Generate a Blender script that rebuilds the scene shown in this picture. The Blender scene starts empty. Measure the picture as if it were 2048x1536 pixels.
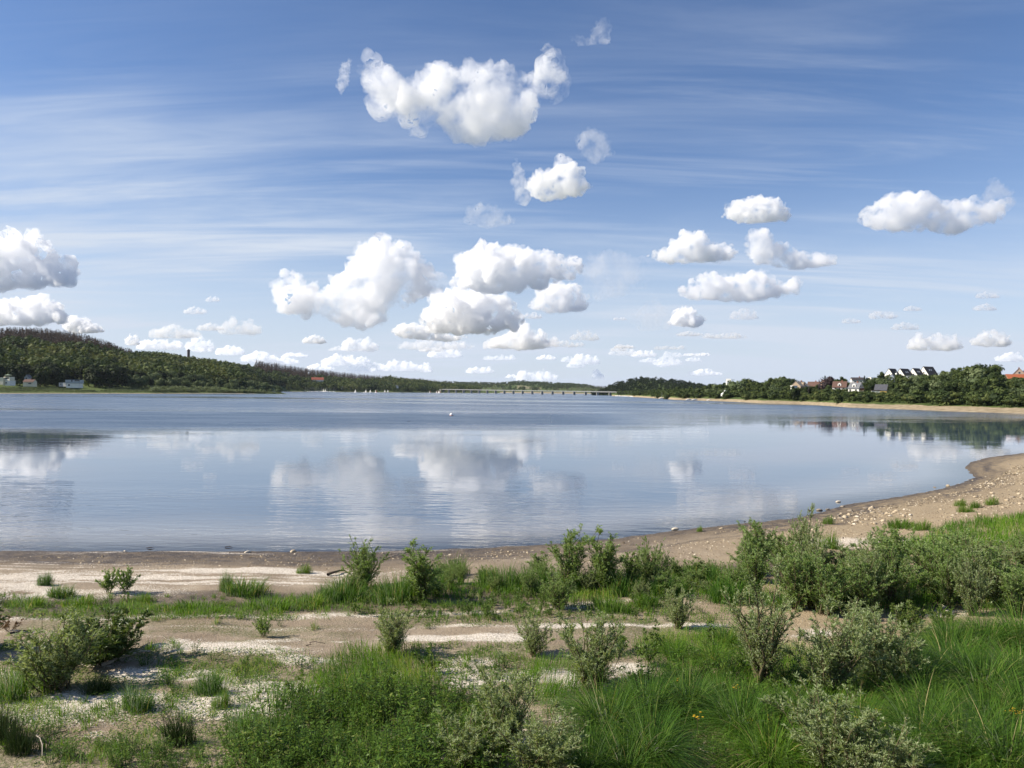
import bpy, bmesh, math, random
import numpy as np
from mathutils import Vector, Matrix, noise as mnoise
rnd = random.Random(7); nrs = np.random.RandomState(11)
scene = bpy.context.scene
col = scene.collection
R = math.radians

# ---------------------------------------------------------------- camera, world, sun, exposure
CL2X, CL2Y = 7.7, 8.3
HAZE = 0.000017
F = 1479.0; CAMH = 6.5; PITCH = R(0.58); ROLL = 0.0122
cam = bpy.data.objects.new('camera', bpy.data.cameras.new('camera')); col.objects.link(cam)
fw = Vector((0, math.cos(PITCH), math.sin(PITCH)))
rt = Vector((math.cos(ROLL), 0, math.sin(ROLL)))
rt = (rt - fw*rt.dot(fw)).normalized(); up = rt.cross(fw)
cam.matrix_world = Matrix(((rt.x, up.x, -fw.x, 0), (rt.y, up.y, -fw.y, 0), (rt.z, up.z, -fw.z, CAMH), (0, 0, 0, 1)))
cam.data.sensor_width = 36; cam.data.lens = 36*F/2048
cam.data.clip_start = 0.3; cam.data.clip_end = 120000
scene.camera = cam
SUN_EL, SUN_AZ = R(38), R(-95)          # azimuth from +Y towards +X: the sun stands to the left
sdir = Vector((math.sin(SUN_AZ)*math.cos(SUN_EL), math.cos(SUN_AZ)*math.cos(SUN_EL), math.sin(SUN_EL)))
sun = bpy.data.objects.new('sun', bpy.data.lights.new('sun', 'SUN')); col.objects.link(sun)
sun.data.energy = 4.9; sun.data.angle = R(0.5); sun.data.color = (1, .91, .77)
sun.rotation_euler = (-sdir).to_track_quat('-Z', 'Y').to_euler()
vs = scene.view_settings
vs.view_transform = 'Standard'; vs.look = 'None'; vs.gamma = 1; vs.exposure = 0.66; vs.use_curve_mapping = False
cy = scene.cycles
cy.max_bounces = 32; cy.diffuse_bounces = 3; cy.glossy_bounces = 3; cy.transmission_bounces = 3
cy.transparent_max_bounces = 12; cy.volume_bounces = 28
cy.caustics_reflective = False; cy.caustics_refractive = False
cy.use_denoising = True
cy.sample_clamp_indirect = 6

def nd(nt, kind, **kw):
    n = nt.nodes.new(kind)
    for k, v in kw.items():
        if k in n.inputs.keys() if hasattr(n.inputs, 'keys') else False: n.inputs[k].default_value = v
        else: setattr(n, k, v)
    return n
def lk(nt, a, b): nt.links.new(a, b)
def mth(nt, op, a, b=None, c=None, clamp=False):
    n = nt.nodes.new('ShaderNodeMath'); n.operation = op; n.use_clamp = clamp
    for i, v in enumerate((a, b, c)):
        if v is None: continue
        if isinstance(v, (int, float)): n.inputs[i].default_value = v
        else: nt.links.new(v, n.inputs[i])
    return n.outputs[0]
def noise(nt, vec, scale, detail=4, rough=.55, dist=0, dim='3D'):
    n = nt.nodes.new('ShaderNodeTexNoise'); n.noise_dimensions = dim
    if vec is not None: nt.links.new(vec, n.inputs['Vector'])
    n.inputs['Scale'].default_value = scale; n.inputs['Detail'].default_value = detail
    n.inputs['Roughness'].default_value = rough; n.inputs['Distortion'].default_value = dist
    return n.outputs[0]
def ramp(nt, fac, stops, interp='LINEAR'):
    n = nt.nodes.new('ShaderNodeValToRGB'); nt.links.new(fac, n.inputs[0]); cr = n.color_ramp; cr.interpolation = interp
    while len(cr.elements) < len(stops): cr.elements.new(.5)
    for e, (p, c) in zip(cr.elements, stops):
        e.position = p; e.color = (*c, 1) if not isinstance(c, (int, float)) else (c, c, c, 1)
    return n.outputs[0]
def mrange(nt, v, a, b, c=0, d=1, smooth=True):
    n = nt.nodes.new('ShaderNodeMapRange'); n.interpolation_type = 'SMOOTHSTEP' if smooth else 'LINEAR'
    nt.links.new(v, n.inputs[0])
    for i, x in zip((1, 2, 3, 4), (a, b, c, d)): n.inputs[i].default_value = x
    return n.outputs[0]
def mixc(nt, fac, a, b, blend='MIX'):
    n = nt.nodes.new('ShaderNodeMix'); n.data_type = 'RGBA'; n.blend_type = blend
    for s, v in ((n.inputs[0], fac), (n.inputs[6], a), (n.inputs[7], b)):
        if isinstance(v, (int, float)): s.default_value = v
        elif isinstance(v, tuple): s.default_value = (*v, 1)
        else: nt.links.new(v, s)
    return n.outputs[2]
def mapping(nt, vec, scale=(1, 1, 1), rot=(0, 0, 0), loc=(0, 0, 0)):
    n = nt.nodes.new('ShaderNodeMapping'); nt.links.new(vec, n.inputs[0])
    n.inputs['Scale'].default_value = scale; n.inputs['Rotation'].default_value = rot; n.inputs['Location'].default_value = loc
    return n.outputs[0]

world = bpy.data.worlds.new('World'); scene.world = world; world.use_nodes = True
wt = world.node_tree; wt.nodes.clear()
sky = wt.nodes.new('ShaderNodeTexSky'); sky.sky_type = 'NISHITA'; sky.sun_disc = False
sky.sun_elevation = SUN_EL; sky.sun_rotation = SUN_AZ % (2*math.pi)
sky.altitude = 200; sky.air_density = 1.0; sky.dust_density = 0.3; sky.ozone_density = 2.2
tc = wt.nodes.new('ShaderNodeTexCoord')
sp = wt.nodes.new('ShaderNodeSeparateXYZ'); lk(wt, tc.outputs['Generated'], sp.inputs[0])
zc = mth(wt, 'MAXIMUM', sp.outputs[2], 0.0)
zd = mth(wt, 'ADD', zc, 0.09)
cb = wt.nodes.new('ShaderNodeCombineXYZ')
lk(wt, mth(wt, 'DIVIDE', sp.outputs[0], zd), cb.inputs[0]); lk(wt, mth(wt, 'DIVIDE', sp.outputs[1], zd), cb.inputs[1])
# high thin cirrus lying on a flat layer far above: long streaks, broken by broad patches
v1 = mapping(wt, cb.outputs[0], scale=(.16, .75, 1), rot=(0, 0, R(-24)), loc=(3.1, 1.7, 0))
n1 = noise(wt, v1, 1.0, 7, .58, .6)
v2 = mapping(wt, cb.outputs[0], scale=(.28, .42, 1), rot=(0, 0, R(8)), loc=(CL2X, CL2Y, 0))
n2 = noise(wt, v2, 1.0, 4, .5, .3)
v3 = mapping(wt, cb.outputs[0], scale=(.5, 3.4, 1), rot=(0, 0, R(-9)), loc=(8.4, 2.2, 0))
n3 = noise(wt, v3, 1.0, 6, .62, .8)
cir = mth(wt, 'MULTIPLY', mrange(wt, n1, .41, .66), mrange(wt, n2, .37, .60))
cir = mth(wt, 'MULTIPLY', cir, mrange(wt, n3, .30, .66, .45, 1))
cir = mth(wt, 'ADD', cir, mth(wt, 'MULTIPLY', mrange(wt, n3, .46, .74), mth(wt, 'MULTIPLY', mrange(wt, n2, .35, .65), .38)))
low = mrange(wt, zc, .0, .42, 1, 0)
veil = mth(wt, 'ADD', mth(wt, 'MULTIPLY', mth(wt, 'MULTIPLY', cir, .80), mrange(wt, zc, .28, .5, 1, .40)), mth(wt, 'MULTIPLY', mth(wt, 'POWER', low, 2.2), .90), clamp=True)
skc = mixc(wt, 1.0, sky.outputs[0], (.80, .90, 1.08), 'MULTIPLY')
final = mixc(wt, veil, skc, (5.5, 6.15, 7.2))
bg = wt.nodes.new('ShaderNodeBackground'); lk(wt, final, bg.inputs[0]); bg.inputs[1].default_value = 0.077
wo = wt.nodes.new('ShaderNodeOutputWorld'); lk(wt, bg.outputs[0], wo.inputs[0])

# ---------------------------------------------------------------- helpers
def pdir(px, py):
    return (fw*F + rt*(px-1024) + up*(768-py))
def at_z(px, py, z=0.0):
    d = pdir(px, py); t = (z-CAMH)/d.z
    return Vector((d.x*t, d.y*t, z))
def at_y(px, py, Y):
    d = pdir(px, py); t = Y/d.y
    return Vector((d.x*t, Y, CAMH+d.z*t))
def xat(px, Y): return at_y(px, 783, Y).x
def tag(o, label=None, cat=None, group=None, kind=None):
    if label: o['label'] = label
    if cat: o['category'] = cat
    if group: o['group'] = group
    if kind: o['kind'] = kind
    return o
def mesh_np(name, verts, faces, mat=None, smooth=False, attrs=None):
    """verts (n,3); faces (m,k) array of one size, or a list of such arrays"""
    me = bpy.data.meshes.new(name)
    fl = faces if isinstance(faces, list) else [faces]
    fl = [np.asarray(f, dtype=np.int32) for f in fl if len(f)]
    v = np.asarray(verts, dtype=np.float32)
    me.vertices.add(len(v)); me.vertices.foreach_set('co', v.ravel())
    tot = np.concatenate([np.full(len(f), f.shape[1], np.int32) for f in fl])
    idx = np.concatenate([f.ravel() for f in fl])
    me.loops.add(len(idx)); me.loops.foreach_set('vertex_index', idx)
    me.polygons.add(len(tot))
    st = np.zeros(len(tot), np.int32); st[1:] = np.cumsum(tot)[:-1]
    me.polygons.foreach_set('loop_start', st)
    me.update(calc_edges=True); me.validate()
    if smooth: me.polygons.foreach_set('use_smooth', np.ones(len(tot), bool))
    for k, a in (attrs or {}).items():
        at = me.attributes.new(k, 'FLOAT', 'POINT'); at.data.foreach_set('value', np.asarray(a, np.float32))
    if mat: me.materials.append(mat)
    return me
def link(name, me, parent=None, loc=None):
    o = bpy.data.objects.new(name, me); col.objects.link(o)
    if parent: o.parent = parent
    if loc is not None: o.location = loc
    return o
def new_mat(name):
    m = bpy.data.materials.new(name); m.use_nodes = True; nt = m.node_tree; nt.nodes.clear()
    out = nt.nodes.new('ShaderNodeOutputMaterial')
    return m, nt, out
# ---------------------------------------------------------------- clouds: closed hulls of real size filled with white droplets
def cloud_mat(name, dens, lo=None, hi=None, scale=None):
    m, nt, out = new_mat(name)
    pv = nt.nodes.new('ShaderNodeVolumePrincipled')
    pv.inputs['Color'].default_value = (1, 1, 1, 1); pv.inputs['Anisotropy'].default_value = 0.25
    if scale:
        tc = nt.nodes.new('ShaderNodeTexCoord')
        n = noise(nt, tc.outputs['Object'], scale, 6, .62, .25)
        lk(nt, mth(nt, 'MULTIPLY', mrange(nt, n, lo, hi), dens), pv.inputs['Density'])
    else: pv.inputs['Density'].default_value = dens
    lk(nt, pv.outputs[0], out.inputs['Volume'])
    return m
def in_poly(p, poly):
    x, y = p[:, 0], p[:, 1]; ins = np.zeros(len(p), bool); n = len(poly)
    for i in range(n):
        x1, y1 = poly[i]; x2, y2 = poly[(i+1) % n]
        c = ((y1 > y) != (y2 > y)) & (x < (x2-x1)*(y-y1)/(y2-y1+1e-9)+x1)
        ins ^= c
    return ins
def edge_dist(p, poly):
    d = np.full(len(p), 1e9); n = len(poly)
    for i in range(n):
        a = np.array(poly[i], float); b = np.array(poly[(i+1) % n], float); ab = b-a
        t = np.clip(((p-a)@ab)/(ab@ab+1e-9), 0, 1)
        d = np.minimum(d, np.linalg.norm(p-(a+t[:, None]*ab), axis=1))
    return d
ICO = None
def ico():
    global ICO
    if ICO is None:
        bm = bmesh.new(); bmesh.ops.create_icosphere(bm, subdivisions=2, radius=1)
        v = np.array([x.co[:] for x in bm.verts]); f = np.array([[w.index for w in t.verts] for t in bm.faces]); bm.free()
        ICO = (v, f)
    return ICO
def fbm_disp(v, cell, amp, seed, octv=5):
    off = Vector((seed*17.3, seed*5.1, seed*9.7))
    out = np.empty(len(v))
    for i, p in enumerate(v):
        q = Vector(p)/cell + off; a = 0; s = 1
        for _ in range(octv):
            a += s*(abs(mnoise.noise(q))*1.7-.38); q = q*2.1; s *= .52
        out[i] = a*amp
    return out
def make_cloud(poly, mat, base=1000., maxD=26000., res=110, bump=.16, depth=.8, seed=1, name='cloud'):
    poly = [(float(a), float(b)) for a, b in poly]
    P = np.array(poly); x0, y0 = P.min(0); x1, y1 = P.max(0)
    w, h = x1-x0, y1-y0
    horz = 783+((x0+x1)/2-1024)*.0122
    D = min(maxD, base*F/max(6, horz-y1))
    rs = np.random.RandomState(seed)
    pts = rs.uniform((x0, y0), (x1, y1), (2500, 2)); pts = pts[in_poly(pts, poly)]
    d = edge_dist(pts, poly); order = np.argsort(-d + rs.uniform(0, .35, len(d))*d.max())
    sph = []
    for i in order:
        r = d[i]*1.02+.015*h
        if r < max(1.2, .035*h): continue
        if any((pts[i, 0]-s[0])**2+(pts[i, 1]-s[1])**2 < (max(r, s[2])*.55)**2 for s in sph): continue
        sph.append((pts[i, 0], pts[i, 1], r))
        if len(sph) > 90: break
    V, Fc = ico(); vs_, fs_ = [], []; rmax = max(s[2] for s in sph)
    k = D/F
    cx, cyb = (x0+x1)/2, y1
    c0 = at_y(cx, cyb, D)
    for j, (sx, sy, r) in enumerate(sph):
        off = rs.uniform(-1, 1)*(rmax*1.25-r*.8)*depth
        p = at_y(sx, sy, D+off*k)
        vs_.append(V*r*k + np.array(p-c0)); fs_.append(Fc+j*len(V))
    me = mesh_np(name, np.concatenate(vs_), np.concatenate(fs_))
    tmp = bpy.data.objects.new('t', me); col.objects.link(tmp)
    md = tmp.modifiers.new('r', 'REMESH'); md.mode = 'VOXEL'; md.voxel_size = max(w, h*1.4)*k/res
    dg = bpy.context.evaluated_depsgraph_get()
    m2 = bpy.data.meshes.new_from_object(tmp.evaluated_get(dg)); bpy.data.objects.remove(tmp)
    n = len(m2.vertices); co = np.empty(n*3, np.float32); m2.vertices.foreach_get('co', co); co = co.reshape(-1, 3)
    no = np.empty(n*3, np.float32); m2.vertices.foreach_get('normal', no); no = no.reshape(-1, 3)
    hh = h*k
    amt = np.clip((co[:, 2]-co[:, 2].min())/(hh*.3), .35, 1)
    dsp = fbm_disp(co, rmax*k*.8, bump*rmax*k, seed)
    co = co + no*(dsp*amt)[:, None]
    m2.vertices.foreach_set('co', co.ravel()); m2.update()
    m2.materials.clear(); m2.materials.append(mat)
    m2.polygons.foreach_set('use_smooth', np.ones(len(m2.polygons), bool))
    return link(name, m2, loc=c0), D, n
# ---------------------------------------------------------------- shoreline, beach, lake
def hor(px): return 783+(px-1024)*.0122
SHORE_PX = [(-1500,1086),(-800,1094),(0,1102),(512,1103.5),(750,1104),(900,1098),(1060,1091),(1150,1085),(1240,1077),(1340,1062),(1480,1048),(1600,1035),(1700,1008),(1800,993),(1880,978),(1925,965),(1948,955),(1940,945),(1930,935),(1940,925),(1975,915),(2048,906),(2300,893),(2800,884)]
SHORE = np.array([tuple(at_z(a, b, 0))[:2] for a, b in SHORE_PX])
def shore_sd(p):
    p = np.asarray(p, float)
    d = np.full(len(p), 1e9)
    for a, b in zip(SHORE[:-1], SHORE[1:]):
        ab = b-a; t = np.clip(((p-a)@ab)/(ab@ab), 0, 1)
        d = np.minimum(d, np.linalg.norm(p-(a+t[:, None]*ab), axis=1))
    poly = [tuple(q) for q in SHORE] + [(900, 60), (900, -200), (-900, -200), (-900, SHORE[0][1])]
    return np.where(in_poly(p, poly), d, -d)
def vnoise(x, y, seed=0):
    """smooth value noise, vectorised"""
    xi = np.floor(x).astype(np.int64); yi = np.floor(y).astype(np.int64); fx = x-xi; fy = y-yi
    fx = fx*fx*(3-2*fx); fy = fy*fy*(3-2*fy)
    def h(a, b):
        n = (a*374761393+b*668265263+seed*982451653) & 0x7fffffff
        n = ((n ^ (n >> 13))*1274126177) & 0x7fffffff
        return ((n ^ (n >> 16)) & 0xffff)/65535.
    return (h(xi, yi)*(1-fx)+h(xi+1, yi)*fx)*(1-fy)+(h(xi, yi+1)*(1-fx)+h(xi+1, yi+1)*fx)*fy
def fbm(x, y, seed=0, o=4):
    a = 0; s = .5; t = 0
    for i in range(o):
        a = a+s*vnoise(x*2**i+i*7.3, y*2**i-i*3.1, seed+i); t += s; s *= .55
    return a/t
def ground_z_np(x, y, sd=None):
    x = np.asarray(x, float); y = np.asarray(y, float)
    if sd is None: sd = shore_sd(np.stack([x, y], 1))
    jag = (fbm(x*1.3, y*1.3, 5)-.5)*.5
    s = sd+jag
    z = np.where(s > 0, .030*np.minimum(s, 26)+.004*np.maximum(s-26, 0), .035*s-.0006*s*s)
    z = np.maximum(z, -4)
    lump = (fbm(x*.35, y*.35, 1)-.5)*.16+(fbm(x*1.6, y*1.6, 2)-.5)*.06+(fbm(x*6, y*6, 3, 3)-.5)*.022
    ridge = .03*np.sin(s*2.1+fbm(x*.1, y*.1, 8)*2)*np.clip((s-1)/3, 0, 1)
    z = z+(lump+ridge)*np.clip(s/4, 0, 1)
    z = z+np.clip(9.4-y, 0, 9)*.42*np.clip(fbm(x*.2, y*.2, 9)*.2+.9, 0, 2)
    return z
def gz(x, y): return float(ground_z_np([x], [y])[0])
def on_ground(px, py):
    z = 0.3
    for _ in range(6):
        p = at_z(px, py, z); z = gz(p.x, p.y)
    return Vector((p.x, p.y, z))

# masks over the beach, painted in metres: white shell drifts, green film, wet mud
def ell(x, y, c, rx, ry): return np.clip(1.25-np.sqrt(((x-c.x)/rx)**2+((y-c.y)/ry)**2), 0, 1)
def ground_masks(x, y, sd):
    px = 1024+F*x/np.maximum(y, 1)
    wob = (fbm(x*.22, y*.9, 21)-.5)
    s = sd+wob*1.3
    shell = np.zeros_like(x)
    left = np.clip((900-px)/300, 0, 1)
    st = fbm(x*.12, s*3.2, 31, 4)
    band = np.clip((s-2.1)/.4, 0, 1)*np.clip((6.6-s)/1.2, 0, 1)*left
    shell = np.maximum(shell, band*np.clip((st-.52)*8, 0, 1)*.85*np.clip(.35+1.3*fbm(x*.25, y*1.5, 37, 3), 0, 1))
    line = np.exp(-((s-9.6)/.17)**2)*.62+np.exp(-((s-10.6)/.09)**2)*.3+np.exp(-((s-.25)/.10)**2)*.55*np.clip((1000-px)/200,0,1)
    shell = np.maximum(shell, line*np.clip((fbm(x*.35, y*.6, 33)-.30)*4, 0, 1)*np.clip((1560-px)/200, 0, 1))
    pt = fbm(x*.45, y*1.2, 35, 5)
    b2 = np.clip((s-11.2)/.7, 0, 1)*np.clip((21-s)/3, 0, 1)*np.clip((1360-px)/200, 0, 1)
    shell = np.maximum(shell, b2*np.clip((pt-.50)*7, 0, 1)*.95)
    for a, b, rx, ry, k in ((120,1420,2.0,.75,1),(420,1295,1.6,.5,.85),(500,1365,1.0,.5,1),(300,1345,1.3,.4,.9),(440,1425,.9,.6,1),(930,1335,.75,.7,1),(930,1375,.6,.5,.9),(1262,1345,.45,.4,1),(560,1300,1.0,.3,1),(1190,1250,2.5,.25,.8),(1010,1245,2,.2,.8),(1400,1250,1.0,.25,.9),(1590,1265,1.2,.35,.8),(50,1345,1.0,.4,.8),(20,1165,5,1.0,.7),(1740,1075,3.5,1.4,.6),(1900,1225,1.2,.4,.6),(230,1405,1.4,.4,.9)):
        p = at_z(a, b, .4); shell = np.maximum(shell, k*np.clip(1.5*ell(x, y, p, rx, ry), 0, 1)*np.clip((pt-.30)*5, 0, 1))
    wet = np.clip((3.4-sd)/2.2, 0, 1)*np.clip((sd+.9)/.6, .25, 1)*(.55+.45*np.clip((1150-px)/250, 0, 1)); wet = np.maximum(wet, .85*np.clip((.9-sd)/.5, 0, 1)*np.clip((sd+.9)/.6, .25, 1))
    wet = np.maximum(wet, np.clip((s-6.4)/.5, 0, 1)*np.clip((9.3-s)/.5, 0, 1)*.8*np.clip((1700-px)/150, 0, 1))
    wet = np.clip(wet+.55*np.clip((fbm(x*.25, s*4.5, 39, 3)-.52)*8, 0, 1)*np.clip((3.6-s)/1, 0, 1)*np.clip((s+.3)/.3, 0, 1), 0, 1)
    p = at_z(700, 1190, .3); wet = np.maximum(wet, .6*ell(x, y, p, 4, 1.2))
    green = np.clip((fbm(x*.5, y*1.1, 41)-.43)*6, 0, 1)*np.clip((s-8)/2, 0, 1)*.8
    tan = np.clip((px-1330)/250, 0, 1)*np.clip((24-sd)/12, 0, 1)
    return shell, wet, green*(1-tan), tan

ys = 2.2*np.exp(np.arange(0, 690)*.0062)          # 2 m to about 158 m
us = np.linspace(-1.35, 1.35, 560)
Yg, Ug = np.meshgrid(ys, us, indexing='ij'); Xg = Ug*(Yg+5)
xf, yf = Xg.ravel(), Yg.ravel()
sdf = shore_sd(np.stack([xf, yf], 1)); zf = ground_z_np(xf, yf, sdf)
sh, we, gr, tn = ground_masks(xf, yf, sdf)
def grid_faces(nr, nc):
    i = np.arange(nr*nc).reshape(nr, nc)
    return np.stack([i[:-1, :-1].ravel(), i[:-1, 1:].ravel(), i[1:, 1:].ravel(), i[1:, :-1].ravel()], 1)
m, nt, out = new_mat('beach_soil')
geo = nt.nodes.new('ShaderNodeNewGeometry'); P = geo.outputs['Position']
def attr(nt, n):
    a = nt.nodes.new('ShaderNodeAttribute'); a.attribute_name = n; return a.outputs['Fac']
nA = noise(nt, P, .55, 5, .6); nB = noise(nt, P, 14, 4, .65); nC = noise(nt, P, 45, 3, .6)
vor = nt.nodes.new('ShaderNodeTexVoronoi'); lk(nt, P, vor.inputs['Vector']); vor.inputs['Scale'].default_value = 38
base = ramp(nt, nA, [(.30, (.215, .165, .112)), (.55, (.325, .260, .185)), (.75, (.42, .352, .262))])
base = mixc(nt, mrange(nt, nB, .35, .75, 0, .45), base, (.16, .117, .074))
tanc = ramp(nt, nB, [(.3, (.24, .175, .105)), (.6, (.40, .315, .20)), (.8, (.53, .445, .31))])
base = mixc(nt, attr(nt, 'tan'), base, tanc)
wetf = mth(nt, 'MULTIPLY', attr(nt, 'wet'), mrange(nt, noise(nt, P, 2.2, 5, .6), .25, .6, .45, 1))
base = mixc(nt, wetf, base, (.062, .046, .033))
grf = mth(nt, 'MULTIPLY', attr(nt, 'green'), mrange(nt, nB, .35, .62))
base = mixc(nt, grf, base, ramp(nt, nC, [(.3, (.055, .075, .015)), (.7, (.12, .14, .035))]))
# shells: a granular scatter whose cover follows the drifts
sc = nt.nodes.new('ShaderNodeSeparateColor'); lk(nt, vor.outputs['Color'], sc.inputs[0])
cov = mth(nt, 'ADD', mth(nt, 'MULTIPLY', attr(nt, 'shell'), 1.25), mth(nt, 'MULTIPLY', mth(nt, 'SUBTRACT', nB, .5), 1.0))
cov = mth(nt, 'ADD', cov, -.02)
shf = mth(nt, 'MULTIPLY', mrange(nt, mth(nt, 'SUBTRACT', cov, mth(nt, 'MULTIPLY', sc.outputs[0], .75)), -.16, .34), .88, clamp=True)
base = mixc(nt, shf, base, ramp(nt, sc.outputs[1], [(.0, (.42, .35, .27)), (.5, (.66, .59, .49)), (1., (.84, .78, .69))]))
# stray pale flecks everywhere
fl = mth(nt, 'MULTIPLY', mth(nt, 'GREATER_THAN', sc.outputs[2], .93), mrange(nt, vor.outputs['Distance'], .2, .35, 1, 0))
base = mixc(nt, mth(nt, 'MULTIPLY', fl, .7), base, (.55, .47, .38))
bs = nt.nodes.new('ShaderNodeBsdfPrincipled'); lk(nt, base, bs.inputs['Base Color'])
lk(nt, mrange(nt, wetf, .2, 1, .95, .55), bs.inputs['Roughness']); bs.inputs['Specular IOR Level'].default_value = .25
bp = nt.nodes.new('ShaderNodeBump'); bp.inputs['Strength'].default_value = .9; bp.inputs['Distance'].default_value = .05
lk(nt, mth(nt, 'ADD', mth(nt, 'MULTIPLY', nB, .9), mth(nt, 'ADD', mth(nt, 'MULTIPLY', nC, .4), mth(nt, 'MULTIPLY', vor.outputs['Distance'], -.25))), bp.inputs['Height'])
lk(nt, bp.outputs[0], bs.inputs['Normal']); lk(nt, bs.outputs[0], out.inputs[0])
beach = link('ground', mesh_np('ground', np.stack([xf, yf, zf], 1), grid_faces(len(ys), len(us)), m, True,
             dict(shell=sh, wet=we, green=gr, tan=tn)))
tag(beach, 'sand and mud beach with white shell drifts in front of the lake', 'ground', kind='structure')

m, nt, out = new_mat('lake_silt')
bs = nt.nodes.new('ShaderNodeBsdfPrincipled'); bs.inputs['Base Color'].default_value = (.07, .075, .05, 1); bs.inputs['Roughness'].default_value = .9
lk(nt, bs.outputs[0], out.inputs[0])
q = 60000
bed = link('lake_bed', mesh_np('lake_bed', [(-19500, -400, -4.3), (19500, -400, -4.3), (19500, 19500, -4.3), (-19500, 19500, -4.3)], np.array([[0, 1, 2, 3]]), m))
tag(bed, 'silt floor of the lake and the plain beyond', 'lake bed', kind='structure')

# water: one level sheet; ripples come from bump, wind lanes from roughness
yw = np.concatenate([20+np.arange(0, 60)*1.2, 92*np.exp(np.arange(1, 90)*.055)])
uw = np.linspace(-1.5, 1.5, 130)
YW, UW = np.meshgrid(yw, uw, indexing='ij'); XW = UW*(YW+10)
sdw = -shore_sd(np.stack([XW.ravel(), YW.ravel()], 1))
m, nt, out = new_mat('lake_water')
geo = nt.nodes.new('ShaderNodeNewGeometry'); P = geo.outputs['Position']
sep = nt.nodes.new('ShaderNodeSeparateXYZ'); lk(nt, P, sep.inputs[0])
X, Y = sep.outputs[0], sep.outputs[1]
# near ripples: slightly oblique crests 0.4 - 1.5 m apart, in patches
r1 = noise(nt, mapping(nt, P, scale=(.55, 1.6, 1), rot=(0, 0, R(9))), 1.0, 3, .5, .3)
r2 = noise(nt, mapping(nt, P, scale=(.16, .5, 1), rot=(0, 0, R(-14))), 1.0, 2, .5)
r3 = noise(nt, mapping(nt, P, scale=(1.6, 4.6, 1), rot=(0, 0, R(-4))), 1.0, 2, .5)
patch = noise(nt, mapping(nt, P, scale=(.045, .085, 1)), 1.0, 3, .55)
pa = mrange(nt, patch, .36, .62, .25, 1.0)
# wind lanes on the open lake
lane = noise(nt, mapping(nt, P, scale=(.0016, .0105, 1), rot=(0, 0, R(4)), loc=(.37, .2, 0)), 1.0, 4, .6, .4)
lane2 = noise(nt, mapping(nt, P, scale=(.004, .03, 1), rot=(0, 0, R(-3))), 1.0, 3, .55)
edge = mth(nt, 'ADD', Y, mth(nt, 'ADD', mth(nt, 'MULTIPLY', X, -.30), mth(nt, 'MULTIPLY', mth(nt, 'SUBTRACT', lane2, .5), 60)))
far = mrange(nt, edge, 116, 150)
fade = mrange(nt, mth(nt, 'DIVIDE', X, Y), .02, .34, 1, 0)
w1 = mth(nt, 'MULTIPLY', far, mth(nt, 'MAXIMUM', mth(nt, 'MULTIPLY', mrange(nt, edge, 205, 260, 1, 0), fade), mth(nt, 'MULTIPLY', mrange(nt, mth(nt, 'ADD', lane, mth(nt, 'MULTIPLY', lane2, .35)), .50, .74, .20, .85), mrange(nt, edge, 120, 330))))
rough = mth(nt, 'ADD', .012, mth(nt, 'MULTIPLY', w1, .27))
hgt = mth(nt, 'ADD', mth(nt, 'MULTIPLY', r1, .034), mth(nt, 'ADD', mth(nt, 'MULTIPLY', r2, .024), mth(nt, 'MULTIPLY', r3, .0036)))
nearf = mth(nt, 'ADD', mrange(nt, Y, 29, 62, 1.35, .14), mth(nt, 'MULTIPLY', mrange(nt, Y, 70, 125, 0, .42), fade))
hgt = mth(nt, 'MULTIPLY', mth(nt, 'MULTIPLY', hgt, pa), mth(nt, 'MAXIMUM', nearf, mth(nt, 'MULTIPLY', w1, 7.0)))
bp = nt.nodes.new('ShaderNodeBump'); bp.inputs['Strength'].default_value = 1; bp.inputs['Distance'].default_value = 1
lk(nt, hgt, bp.inputs['Height'])
fr = nt.nodes.new('ShaderNodeFresnel'); fr.inputs[0].default_value = 1.333; lk(nt, bp.outputs[0], fr.inputs['Normal'])
gl = nt.nodes.new('ShaderNodeBsdfGlossy'); gl.inputs[0].default_value = (1, 1, 1, 1); lk(nt, rough, gl.inputs['Roughness']); lk(nt, bp.outputs[0], gl.inputs['Normal'])
df = nt.nodes.new('ShaderNodeBsdfDiffuse'); df.inputs[0].default_value = (.105, .150, .205, 1)
tr = nt.nodes.new('ShaderNodeBsdfTransparent'); tr.inputs[0].default_value = (.90, .92, .92, 1)
mx = nt.nodes.new('ShaderNodeMixShader'); lk(nt, mrange(nt, attr(nt, 'offshore'), -.2, 4, .05, .97), mx.inputs[0]); lk(nt, mixc(nt, mrange(nt, attr(nt, 'offshore'), .5, 11), (.22, .22, .22), (.060, .098, .155)), df.inputs[0]); lk(nt, tr.outputs[0], mx.inputs[1]); lk(nt, df.outputs[0], mx.inputs[2])
mx2 = nt.nodes.new('ShaderNodeMixShader'); lk(nt, mth(nt, 'MULTIPLY', fr.outputs[0], mth(nt, 'SUBTRACT', 1, mth(nt, 'MULTIPLY', w1, .62))), mx2.inputs[0]); lk(nt, mx.outputs[0], mx2.inputs[1]); lk(nt, gl.outputs[0], mx2.inputs[2])
lk(nt, mx2.outputs[0], out.inputs[0])
lake = link('water', mesh_np('water', np.stack([XW.ravel(), YW.ravel(), np.zeros(XW.size)], 1), grid_faces(len(yw), len(uw)), m, True, dict(offshore=sdw)))
tag(lake, 'calm rippled lake reflecting clouds and sky', 'water', kind='structure')
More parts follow.
